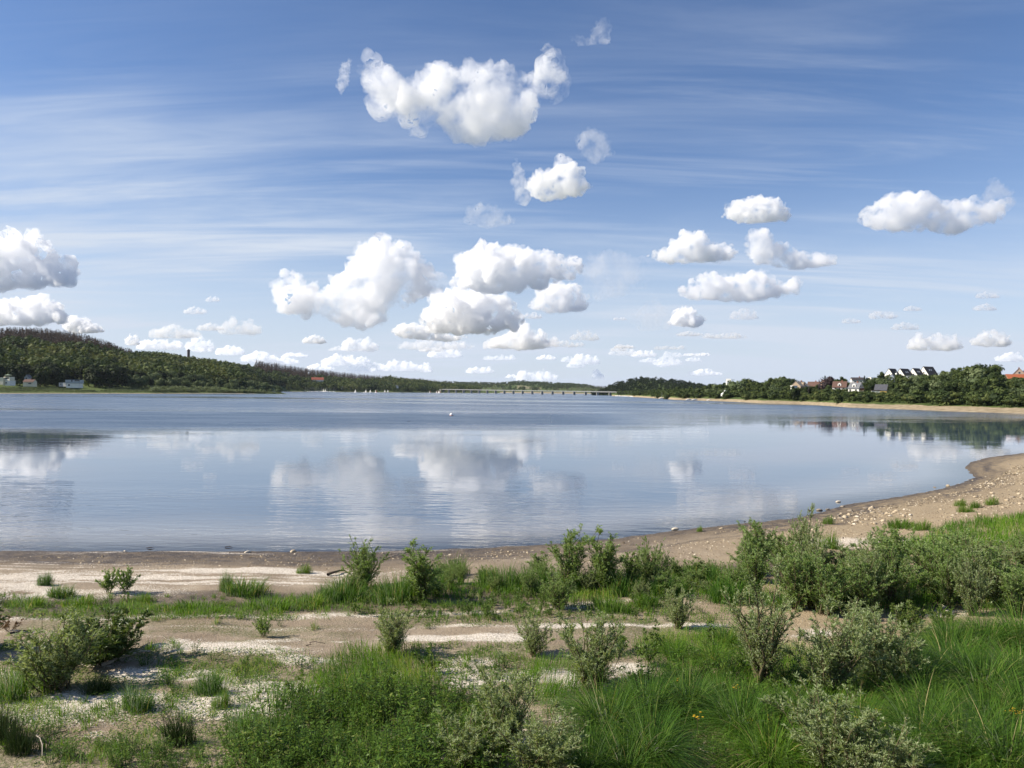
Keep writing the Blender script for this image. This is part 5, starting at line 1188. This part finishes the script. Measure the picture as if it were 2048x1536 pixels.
SLM = polymesh('mainsail', [sail(9.6, 3.0)], SAILM); SLR = polymesh('mainsail', [sail(9.6, 3.0)], REDS); JIB = polymesh('jib', [([(3.2, 0, 1.2), (.3, .3, 1.6), (.25, 0, 8.4), (3.2, .03, 1.2), (.3, .33, 1.6), (.25, .03, 8.4)], [(0, 1, 2), (3, 5, 4)])], SAILM)
def boat(px, py, Y, rot, parts, label, group, name, s=1.0):
    p = at_z(px, py, 0) if Y is None else Vector(((px-1024)/F*Y, Y, 0)); p.z = 0.0
    o = bpy.data.objects.new(name, None); col.objects.link(o); o.location = p; o.rotation_euler = (0, 0, R(rot)); o.scale = (s, s, s)
    for me in parts: link(me.name.split('.')[0], me, o)
    return tag(o, label, 'sailboat' if 'sail' in name else 'boat', group)
xs = np.linspace(611, 668, 27)
for i, x in enumerate(xs):
    boat(x+rnd.uniform(-.8, .8), 0, 1760+rnd.uniform(-40, 30), rnd.uniform(60, 120), [HUL, CAB, MST, COV] if i % 5 else [HUL, CAB, MST], 'moored white sailing boat with bare mast packed in the left harbour', 'moored boats in the harbour', 'moored_sailboat', rnd.uniform(.8, 1.15))
for px, Y, rot, lab, red in ((647, 1740, 150, 'left one of two sails hoisted side by side in the harbour', 0), (651, 1735, 160, 'right one of two sails hoisted side by side in the harbour', 0), (671, 1745, 120, 'boat with bare mast at the right end of the harbour', 2), (711, 1500, 165, 'white sail alone on the water right of the harbour', 0), (729.5, 1700, 170, 'dull tan sail close behind a bright white sail', 2), (732, 1690, 150, 'bright white sail off the sand beach', 0), (741, 1700, 160, 'grey sail between two others off the sand beach', 0), (752, 1660, 160, 'small reddish sail off the sand beach', 1), (770, 1640, 170, 'left one of two dark dinghies with pale sails', 0), (776, 1640, 170, 'right one of two dark dinghies with pale sails', 0), (874, 1900, 160, 'left one of three boats with reddish hulls before the bridge', 1), (877.5, 1850, 150, 'middle white sail of three boats before the bridge', 0), (880, 1880, 165, 'right one of three boats with reddish hulls before the bridge', 1), (985.5, 1800, 95, 'white sail crossing in front of the bridge', 0), (1130.5, 1650, 100, 'tiny white sail in front of the right half of the bridge', 0), (860, 1950, 170, 'low small sailboat left of the three boats', 1)):
    boat(px, 0, Y, rot, [HULD if 770 <= px <= 776 else HUL, MST]+([] if red == 2 else [SLR if red == 1 else SLM, JIB]), lab, 'sailing boats', 'sailboat', .78 if px != 1130.5 else .5)
for px, Y, lab in ((690, 1700, 'small dark boat at the right end of the harbour'), (719, 1550, 'tiny dark boat right of the lone white sail'), (806, 1560, 'low dark rowing boat on the open water')):
    boat(px, 0, Y, 5, [HULD], lab, None, 'rowing_boat')
xs = np.linspace(1232, 1266, 18)
for i, x in enumerate(xs): boat(x+rnd.uniform(-.6, .6), 0, 1385-(x-1232)*5+rnd.uniform(-10, 15), rnd.uniform(70, 130), [HUL, CAB, MST] if i % 3 == 0 else [HUL, CAB], 'white boat in the tight row at the right end of the bridge', 'boats at the right bridge end', 'moored_boat', rnd.uniform(.7, 1.0))
for px, Y, lab in ((1324, 860, 'white sailing boat with a tall mast lying at the right shore'), (1378, 715, 'left white boat pulled up on the right shore sand'), (1420, 690, 'white rowing boat on sand left of the white tents'), (1390, 705, 'small white boat floating before the right shore sand')):
    boat(px, 0, Y, 10, [HUL, CAB, MST] if px == 1324 else [HUL, CAB], lab, None, 'beached_boat', .8).location.z = .3
# jetty
b = at_y(640, 783, 1760); root = bpy.data.objects.new('jetty', None); col.objects.link(root); root.location = (b.x, 1775, 0); tag(root, 'long low wooden jetty behind the moored boats of the harbour', 'jetty')
link('deck', box('deck', (-42, 60, -1.2, 1.2, .6, .8), M_('jetty_planks', (.36, .33, .29), scale=1)), root)
for i in range(12): link('post', box('post', (-40+i*9, -39.6+i*9, -1.45, -1.203, -3, 1.4), TIMBER), root)
# buoy
b = at_z(903, 831.5, 0); s_ = 7.5*b.y/F; root = bpy.data.objects.new('buoy', None); col.objects.link(root); root.location = b; tag(root, 'round white mooring buoy floating in the middle of the lake', 'buoy')
v, f = ico(); vv = v*np.array([.5, .5, .5])*s_+[0, 0, s_*.28]
link('float', mesh_np('float', vv, f, M_('buoy_white', (.85, .82, .80), rough=.35), True), root)
link('band', polymesh('band', [prism(s_*.502, s_*.02, s_*.12, 20, s_*.515)], M_('buoy_band', (.55, .16, .08))), root); link('ring', polymesh('ring', [prism(s_*.07, s_*.76, s_*.92, 8)], M_('dark_iron', (.06, .05, .05))), root)
# small floating bits
for px, py, lab in ((818, 843.5, 'dark bird-sized speck of driftwood left of the white buoy'), (301, 1097, 'dark stick afloat left of the near waterline'), (458, 1095, 'short dark stick afloat off the left shore')):
    b = at_z(px, py, 0); mb = MB(); mb.tube([(-.16, 0, .02), (0, .02, .045), (.15, -.02, .02)], [.012, .016, .006], 6); o = link('floating_stick', mb.mesh('floating_stick', TIMBER), loc=b); tag(o, lab, 'stick'); k = 2.4 if px == 818 else 1; o.scale = (k, k, k)

# stones
STONE = [M_('pale_limestone', (.44, .36, .25), scale=9, var=.3), M_('grey_stone', (.25, .21, .165), scale=9, var=.3), M_('white_stone', (.58, .51, .40), scale=9, var=.2)]
def stone_mesh(seed, mat):
    v, f = ico(); rs = np.random.RandomState(seed); d = np.array([mnoise.noise(Vector(q)*1.3+Vector((seed*3.1, seed, 0))) for q in v]); d2 = np.array([mnoise.noise(Vector(q)*3.1+Vector((seed, 7, 0))) for q in v])
    w = v*(1+.42*d+.16*d2)[:, None]
    for _ in range(5):
        n = unit(rs.normal(size=3)); h = rs.uniform(.55, .8); k = w@n; w = w-np.clip(k-h, 0, 9)[:, None]*n
    return mesh_np('stone', w*np.array([1, .75, .5]), f, mat, False)
SMESH = [stone_mesh(i, STONE[(0, 0, 1, 0, 2, 0, 1)[i % 7]]) for i in range(9)]
def stone(px, py, wpx, label, group=None, k=None, sink=.25):
    p = on_ground(px, py); s = wpx*p.y/F*.5
    if p.z < -.02: p = at_z(px, py, 0)
    return thing('stone', SMESH[rnd.randrange(9) if k is None else k], p+Vector((0, 0, s*sink*rnd.uniform(.0, 1.0))), rnd.uniform(0, 6.28), s, label, 'stone', group)
for a in ((1351,1060,16,'pale flat stone at the waterline at the left end of the right beach',4),(1444,1058,9,'small squared stone right of the waterline tuft',0),(1677,1004,11,'white stone standing out in the water off the stone field',4),(1685,1014,9,'grey stone at the water edge below the white stone',2),(1638.5,1021,12,'long flat grey stone in shallow water, left of a pair',2),(1655.5,1019.5,9,'flat grey stone in shallow water, right of a pair',6),(1897,972,9,'flat stone on the sand spit by the far right shoreline',0),(1870,1100-125,7,'small stone in the water at the far right shoreline',2),(1890,1216,26,'pale slab lying in front of the dark gap of the right thicket',4),(1900,1226,22,'lower pale slab on the path by the right thicket',4),(1880,1228,18,'flat stone left of the lower pale slab',0),(250,1103,9,'white stone on the left near waterline',4),(495,1105,16,'white flat stone on the near waterline left of centre',4),(585,1104,14,'pale flat stone on the near waterline right of the white one',0),(1690,1035,16,'large pale stone at the left tip of the stone field',0),(1742,1066,12,'dark stone beside pale sand above the upper thicket',2),(1010,1186,9,'pale pebble on the mud behind the puddles',0)):
    stone(a[0], a[1], a[2], a[3], None, a[4])
for zone, n, (w0, w1), lab, sd in (([(1650,1030),(1760,1012),(1830,1030),(1830,1052),(1700,1050)], 100, (4, 13), 'pale angular stone in the dense stone field of the right beach', 31), ([(1560,1060),(1700,1045),(1720,1075),(1600,1085)], 36, (3, 9), 'small pale stone scattered on the brown mud of the right beach', 32), ([(1830,1015),(1960,985),(2048,985),(2048,1022),(1880,1045)], 40, (4, 11), 'pale stone among rubble at the far right of the beach', 33), ([(1240,1080),(1600,1040),(1640,1046),(1330,1098)], 26, (2.5, 6), 'tiny stone on the gravelly strip along the right shoreline', 34), ([(1930,960),(2048,915),(2048,975),(1800,1000)], 26, (3, 7), 'stone on the far sandy point at the right edge', 35), ([(100,1106),(900,1104),(1050,1098),(1000,1110),(60,1116)], 22, (2.5, 7), 'small pale stone washed up along the near waterline', 36)):
    for p, q in scatter(n, [zone], sd, .12): stone(q[0], q[1], w0*.75+(w1-w0)*1.1*rnd.random()**1.9, lab, lab.split(' in ')[0].split(' on ')[0]+'s of zone '+str(sd) if False else 'stones: '+lab[:40])
# gravel: uncountable flecks of stone near the shore
rs = np.random.RandomState(61); P_ = np.array([tuple(at_z(a, b, .2))[:2] for a, b in [(-200,1104),(900,1100),(1240,1080),(1600,1038),(1930,975),(2048,925),(2200,930),(2200,1030),(1800,1075),(1350,1120),(1000,1130),(-200,1140)]])
p = rs.uniform(P_.min(0), P_.max(0), (150000, 2)); p = p[in_poly(p, [tuple(q) for q in P_])]; cl = fbm(p[:, 0]*.6, p[:, 1]*.6, 66, 4); p = p[rs.uniform(0, 1, len(p)) < np.clip((cl-.40)*5, .04, 1)]
n = len(p); z = ground_z_np(p[:, 0], p[:, 1]); s = rs.uniform(.012, .05, n)**1.0*np.clip(p[:, 1]/32, .8, 2.4)*np.where(rs.uniform(0, 1, n) < .06, 1.9, 1); tet = np.array([[1, 0, 0], [-.5, .8, 0], [-.6, -.7, 0], [0, 0, .8]])
a = rs.uniform(0, 6.28, n); c, s2 = np.cos(a)[:, None], np.sin(a)[:, None]; jit = rs.uniform(.6, 1.3, (n, 4, 1))
tv = tet[None]*jit*s[:, None, None]; vv = np.stack([tv[..., 0]*c-tv[..., 1]*s2+p[:, 0:1], tv[..., 0]*s2+tv[..., 1]*c+p[:, 1:2], tv[..., 2]+z[:, None]-.003], 2).reshape(-1, 3)
fc = (np.arange(n)[:, None, None]*4+np.array([[0, 1, 3], [1, 2, 3], [2, 0, 3]])[None]).reshape(-1, 3)
m, nt, out = new_mat('gravel_mix'); bs = nt.nodes.new('ShaderNodeBsdfPrincipled'); lk(nt, ramp(nt, attr(nt, 'tint'), [(0, (.09, .068, .042)), (.45, (.21, .16, .10)), (.8, (.42, .34, .22)), (1, (.66, .58, .45))]), bs.inputs['Base Color']); bs.inputs['Roughness'].default_value = .9; lk(nt, bs.outputs[0], out.inputs[0])
o = link('gravel', mesh_np('gravel', vv, fc, m, False, dict(tint=np.repeat(rs.uniform(0, 1, n), 4)))); tag(o, 'loose gravel and shell bits along the shoreline', 'gravel', kind='stuff')
# driftwood
WOODP = M_('bleached_wood', (.36, .31, .25), scale=12, var=.25); WOODD = M_('wet_wood', (.085, .065, .05), scale=12, var=.3)
def branch(px0, py0, px1, py1, rad, mat, label, lift=.06, fork=True, seed=0):
    a, b = on_ground(px0, py0), on_ground(px1, py1); rs = np.random.RandomState(seed); d = b-a; mb = MB()
    t = np.linspace(0, 1, 7)[:, None]; pth = np.array(d)[None]*t; pth[:, 2] += lift*np.sin(t[:, 0]*2.6)+rad; pth[1:-1] += rs.normal(0, .025, (5, 3))*[1, 1, .4]
    mb.tube(pth, rad*(1.1-.6*t[:, 0]), 6)
    if fork:
        for k in (2, 4):
            q = pth[k]; mb.tube([q, q+np.array([d.x*.15, d.y*.15+.1, .10]), q+np.array([d.x*.3, d.y*.2+.12, .16])], [rad*.6, rad*.4, rad*.15], 5)
    o = link('driftwood', mb.mesh('driftwood', mat, True), loc=a); return tag(o, label, 'driftwood', 'driftwood pieces')
branch(203, 1334, 300, 1311, .045, WOODP, 'bleached forked branch lying below the dark broad-leaved shrub', .10, True, 1)
branch(1362, 1354, 1404, 1351, .016, WOODP, 'thin pale stick lying straight across the right meadow grass', .03, False, 2)
branch(1395, 1500, 1440, 1520, .02, WOODP, 'pale dry stalk on the bare soil patch at the bottom', .03, True, 3)
branch(20, 1268, 62, 1264, .022, WOODD, 'dark twig on the sand track at the left edge', .03, False, 4)
branch(90, 1482, 135, 1466, .018, WOODD, 'dark bent twig on soil between rush tufts at bottom left', .05, False, 5)
branch(655, 1152, 690, 1145, .05, WOODD, 'dark log at the edge of the shells left of the near thicket', .04, False, 6)
branch(775, 1116, 822, 1107, .02, WOODP, 'pale branch on the near waterline above the bushy willow', .05, True, 7)
branch(433, 1236, 462, 1235, .02, WOODP, 'pale stick lying on the track edge below the reed bed', .02, False, 8)
branch(72, 1475, 84, 1530, .012, WOODP, 'thin upright dry stalk at the bottom left corner', .25, False, 9)
branch(1040, 1236, 1068, 1233, .02, WOODD, 'dark twig on wet mud below the tall willows', .02, False, 10)
branch(612, 1292, 650, 1293, .012, WOODD, 'thin dark arched twig on shells left of the central grass', .10, False, 11)
# birds
def bird(px, py, hpx, rot, label, c1, c2):
    p = on_ground(px, py); s = hpx*p.y/F; rs = np.random.RandomState(3)
    root = bpy.data.objects.new('bird', None); col.objects.link(root); root.location = p; root.rotation_euler = (0, 0, rot); tag(root, label, 'bird')
    me = bpy.data.meshes.new('body'); V = [(-.55, 0, .60), (-.32, 0, .58), (-.05, 0, .56), (.18, 0, .62), (.28, 0, .78), (.36, 0, .90), (.52, 0, .88)]; me.from_pydata([tuple(a*s for a in q) for q in V], [(i, i+1) for i in range(6)], [])
    o = link('body', me, root); sk = o.modifiers.new('s', 'SKIN'); 
    for vv_, r in zip(me.skin_vertices[0].data if me.skin_vertices else [], (.03, .12, .23, .20, .11, .11, .02)): vv_.radius = (r*s, r*s)
    o.modifiers.new('u', 'SUBSURF').levels = 2; o.modifiers['u'].render_levels = 2
    dg = bpy.context.evaluated_depsgraph_get(); m2 = bpy.data.meshes.new_from_object(o.evaluated_get(dg)); o.modifiers.clear(); o.data = m2; m2.name = 'body'; m2.materials.clear(); m2.materials.append(M_('plumage_'+str(int(c1[0]*100)), c1, scale=6, var=.4))
    for sy in (-.07, .07):
        mb = MB(); mb.tube([(0, sy*s, .42*s), (.03*s, sy*s, .2*s), (.0, sy*s, 0), (.12*s, sy*s, .005*s)], .018*s, 4); link('leg', mb.mesh('leg', M_('bird_leg', (.20, .10, .04))), root)
    v, f = boxv(-.72*s, -.45*s, -.05*s, .05*s, .60*s, .63*s); link('tail', polymesh('tail', [(v, f)], M_('tail_'+str(int(c2[0]*100)), c2)), root)
bird(1619.5, 1027, 9.5, R(200), 'brown bird standing on thin legs at the water edge of the right beach', (.16, .11, .08), (.09, .07, .06))
bird(1489, 1047, 5.5, R(-20), 'small dark bird at the water line left of the brown bird', (.035, .035, .04), (.10, .10, .10))
# ---------------------------------------------------------------- the cumulus clouds, each at its own place over the land
def puff(x, y, w, h, seed, lumps=4):
    """flat-based heap outline"""
    rs = np.random.RandomState(seed); n = 14+2*lumps; pts = []
    for i in range(n):
        t = math.pi*(1-i/(n-1)); bump = 1+.22*math.sin(lumps*t+rs.uniform(0, 6))+rs.uniform(-.14, .14)
        sk = rs.uniform(-.05, .05)
        pts.append((x+w*.5*math.cos(t)*(.9+.1*bump)+sk*w*.2, y+h*.38-h*.86*max(0, math.sin(t))**.75*bump))
    for i in range(1, 5): pts.append((x+w*.5*(1-i/2.5)*.92, y+h*(.42+rs.uniform(0, .10))))
    return pts
CL = [
 ('wispy', [(720,118),(740,112),(765,130),(800,150),(840,158),(850,138),(880,128),(905,148),(935,140),(965,118),(1000,132),(1030,148),(1072,150),(1088,124),(1110,116),(1137,140),(1128,170),(1085,192),(1060,215),(1074,240),(1052,268),(1005,284),(950,290),(900,270),(850,248),(800,236),(760,218),(745,186),(716,152)], 'large ragged white cloud with two raised wings high above the lake'),
 ('soft', [(1056,390),(1058,360),(1072,343),(1100,343),(1110,323),(1140,318),(1166,335),(1170,365),(1190,372),(1160,390),(1110,400)], 'small bright heart-shaped cloud below the winged cloud'),
 ('thin', [(1032,350),(1038,340),(1048,360),(1060,378),(1050,392),(1034,388)], 'thin grey wisp left of the heart-shaped cloud'),
 ('thin', [(678,165),(684,142),(698,136),(694,160),(684,176)], 'tiny wisp left of the large winged cloud'),
 ('thin', [(1160,285),(1180,272),(1205,282),(1212,300),(1190,312),(1172,300)], 'faint grey wisp right below the winged cloud'),
 ('thin', [(1148,68),(1180,72),(1196,50),(1210,56),(1208,78),(1170,80)], 'faint wisp near the top of the sky'),
 ('thin', [(1085,100),(1096,92),(1108,100),(1098,108)], 'smallest faint wisp above the right wing of the winged cloud'),
 ('thin', [(940,435),(965,418),(1000,425),(1015,440),(970,445)], 'faint flat grey cloud above the central heap cloud pair'),
 ('cum', [(-90,500),(-30,470),(20,478),(48,470),(82,470),(96,498),(138,515),(142,548),(158,570),(100,574),(0,580),(-110,580)], 'big white heap cloud at the left edge of the sky'),
 ('cum', [(-60,620),(0,605),(40,600),(75,587),(105,600),(128,612),(136,640),(70,650),(-60,650)], 'white heap cloud low over the left hill at the edge'),
 ('cum', [(120,650),(140,632),(165,638),(195,650),(212,664),(150,668)], 'small white cloud right of the low edge cloud over the hill'),
 ('cum', [(553,605),(560,545),(588,538),(612,562),(640,585),(662,575),(676,552),(704,537),(712,492),(738,474),(775,488),(806,482),(832,508),(852,535),(882,560),(886,585),(830,602),(780,608),(765,648),(700,654),(640,634),(580,628)], 'tall towering white cloud left of centre with a smaller left tower'),
 ('cum', [(908,570),(918,510),(960,483),(1000,493),(1040,490),(1080,503),(1120,513),(1162,530),(1162,553),(1100,562),(1060,578),(980,588)], 'wide flat-based white cloud right of the towering one'),
 ('cum', [(846,645),(852,605),(900,580),(945,576),(1000,588),(1022,620),(1040,656),(960,668),(850,666)], 'broad white dome cloud below the wide flat-based one'),
 ('soft', [(780,664),(800,646),(850,650),(900,668),(960,672),(900,684),(800,676)], 'grey-white shelf cloud at the left foot of the dome cloud'),
 ('soft', [(1055,615),(1078,575),(1120,563),(1152,573),(1180,600),(1172,622),(1100,626)], 'grey and white cloud right of the dome cloud'),
 ('cum', [(960,694),(1000,672),(1028,660),(1044,638),(1062,660),(1088,670),(1120,690),(1060,700),(1005,698)], 'white cloud with a small turret right below the dome cloud'),
 ('thin', [(1178,530),(1210,524),(1250,526),(1280,550),(1240,570),(1204,576)], 'flat grey cloud alone right of the wide flat-based one'),
 ('soft', [(1290,512),(1338,490),(1370,463),(1402,463),(1426,488),(1478,498),(1472,518),(1400,526),(1330,526)], 'white-topped cloud over the right of the dark rounded hill'),
 ('soft', [(1492,492),(1498,463),(1530,455),(1548,485),(1600,500),(1675,515),(1672,530),(1590,540),(1505,524)], 'white puff cloud trailing grey to the right'),
 ('soft', [(1345,578),(1395,562),(1400,538),(1440,553),(1500,543),(1542,543),(1560,570),(1600,548),(1606,588),(1490,604),(1380,600)], 'long white and grey cloud below the trailing puff'),
 ('soft', [(1445,435),(1452,408),(1500,393),(1540,396),(1578,413),(1574,442),(1500,448)], 'soft white cloud topmost of the right group'),
 ('soft', [(1712,448),(1728,415),(1790,388),(1842,385),(1882,408),(1932,402),(1977,408),(2022,398),(2004,432),(1960,448),(1910,472),(1850,458),(1780,462)], 'long pale pinkish cloud high at the right'),
 ('thin', [(1975,395),(1990,372),(2010,385),(2022,400),(2000,415)], 'thin wisp at the right end of the long pale cloud'),
 ('thin', [(1275,640),(1310,613),(1337,640),(1330,650),(1290,652)], 'grey ragged cloud left of a small white dome'),
 ('cum', [(1336,650),(1350,620),(1376,613),(1412,642),(1396,655)], 'small white dome cloud low over the dark rounded hill'),
]
for i, (k, poly, lab) in enumerate(CL):
    P_ = np.array(poly, float); w, h = np.ptp(P_[:, 0]), np.ptp(P_[:, 1]); D = min(26000, 1000*F/max(6, hor(P_[:, 0].mean())-P_[:, 1].max()))
    sz = min(w, h*1.6)*D/F
    tau, lo, hi = dict(wispy=(10, .39, .70), soft=(10, .38, .66), thin=(.8, .34, .84), cum=(16, .38, .64))[k]
    if k == 'thin': cxy = P_.mean(0); poly = [tuple(q) for q in (P_-cxy)*[1.5, 1.9]+cxy]
    mat = cloud_mat('cloud_%d' % i, tau/sz*1.6, lo, hi, dict(thin=1.7, wispy=3.8).get(k, 4.6)/sz)
    o, D, n = make_cloud(poly, mat, res=dict(wispy=120, cum=120).get(k, 80), bump=dict(cum=.42, wispy=.42).get(k, .34), depth=.75, seed=i+1)
    tag(o, lab, 'cloud', 'clouds in the sky')
SM_ = [(1487,629,58,22,0),(1703,641,40,13,0),(1765,630,60,17,0),(1825,617,40,11,0),(1810,653,60,15,0),(1975,590,50,15,0),(1970,615,50,13,0),(1868,684,110,36,1),(1983,678,80,32,1),(2020,715,60,18,1),(1243,702,55,20,0),(1450,672,100,12,0),(1170,672,60,20,0),(1170,720,60,20,1),(1092,715,40,10,1),(1070,752,90,24,1),(1195,750,25,18,1),(1335,722,60,20,0),(1340,695,70,10,0),(1410,745,70,14,1),(720,690,80,28,1),(628,680,50,16,1),(890,705,70,24,1),(480,655,90,32,0),(425,598,30,12,0),(390,621,50,15,0),(350,665,110,26,0),(265,680,30,22,1),(320,690,100,22,1),(400,690,60,30,1),(460,702,60,20,1),(520,715,80,22,1),(570,722,60,14,1),(680,722,80,22,1),(722,737,70,18,1),(800,732,90,24,1),(850,735,30,20,1),(960,740,60,16,1),(870,690,160,22,0),(1130,688,90,14,0),(1060,632,50,12,0),(1240,637,30,8,0),(1380,668,60,10,0),(640,735,60,12,1),(1000,715,70,12,0),(420,655,60,14,0)]
rs = np.random.RandomState(77)
for q in range(34):
    yy = rs.uniform(690, 758); xx = rs.uniform(250, 1460)
    if yy > ipl(xx, SKY_L)-14 and xx < 900: continue
    SM_.append((xx, yy, rs.uniform(18, 60)*(1.3-(yy-690)/110), rs.uniform(6, 15), int(rs.uniform() < .5)))
for i, (x, y, w, h, b_) in enumerate(SM_):
    D = min(26000, 1000*F/max(6, hor(x)-(y+h*.5))); sz = min(w, h*1.6)*D/F
    mat = cloud_mat('puff_%d' % i, (9 if b_ else 3.4)/sz, .38, .62, 3.0/sz)
    where = 'left hill' if x < 520 else 'harbour' if x < 800 else 'bridge' if x < 1180 else 'dark rounded hill' if x < 1480 else 'right village'
    lv = 'close to the skyline' if y > 700 else 'in the middle tier' if y > 650 else 'in the upper tier'
    o, D, n = make_cloud(puff(x, y, w, h, 50+i), mat, res=46, bump=.34, depth=.9, seed=60+i)
    tag(o, '%s puff of cloud above the %s, %s' % ('white' if b_ else 'grey', where, lv), 'cloud', 'small clouds: %s above the %s %s' % ('white' if b_ else 'grey', where, lv))
# ---------------------------------------------------------------- air: a thin haze round the whole place
if HAZE > 0:
    m, nt, out = new_mat('haze_air'); pv = nt.nodes.new('ShaderNodeVolumePrincipled'); pv.inputs['Color'].default_value = (.82, .89, 1, 1); pv.inputs['Density'].default_value = HAZE; pv.inputs['Anisotropy'].default_value = .3; lk(nt, pv.outputs[0], out.inputs['Volume'])
    o = link('haze', polymesh('haze', [boxv(-20000, 20000, -500, 20000, -5.5, 190)], m)); tag(o, 'thin pale haze over the lake', 'haze', kind='stuff')
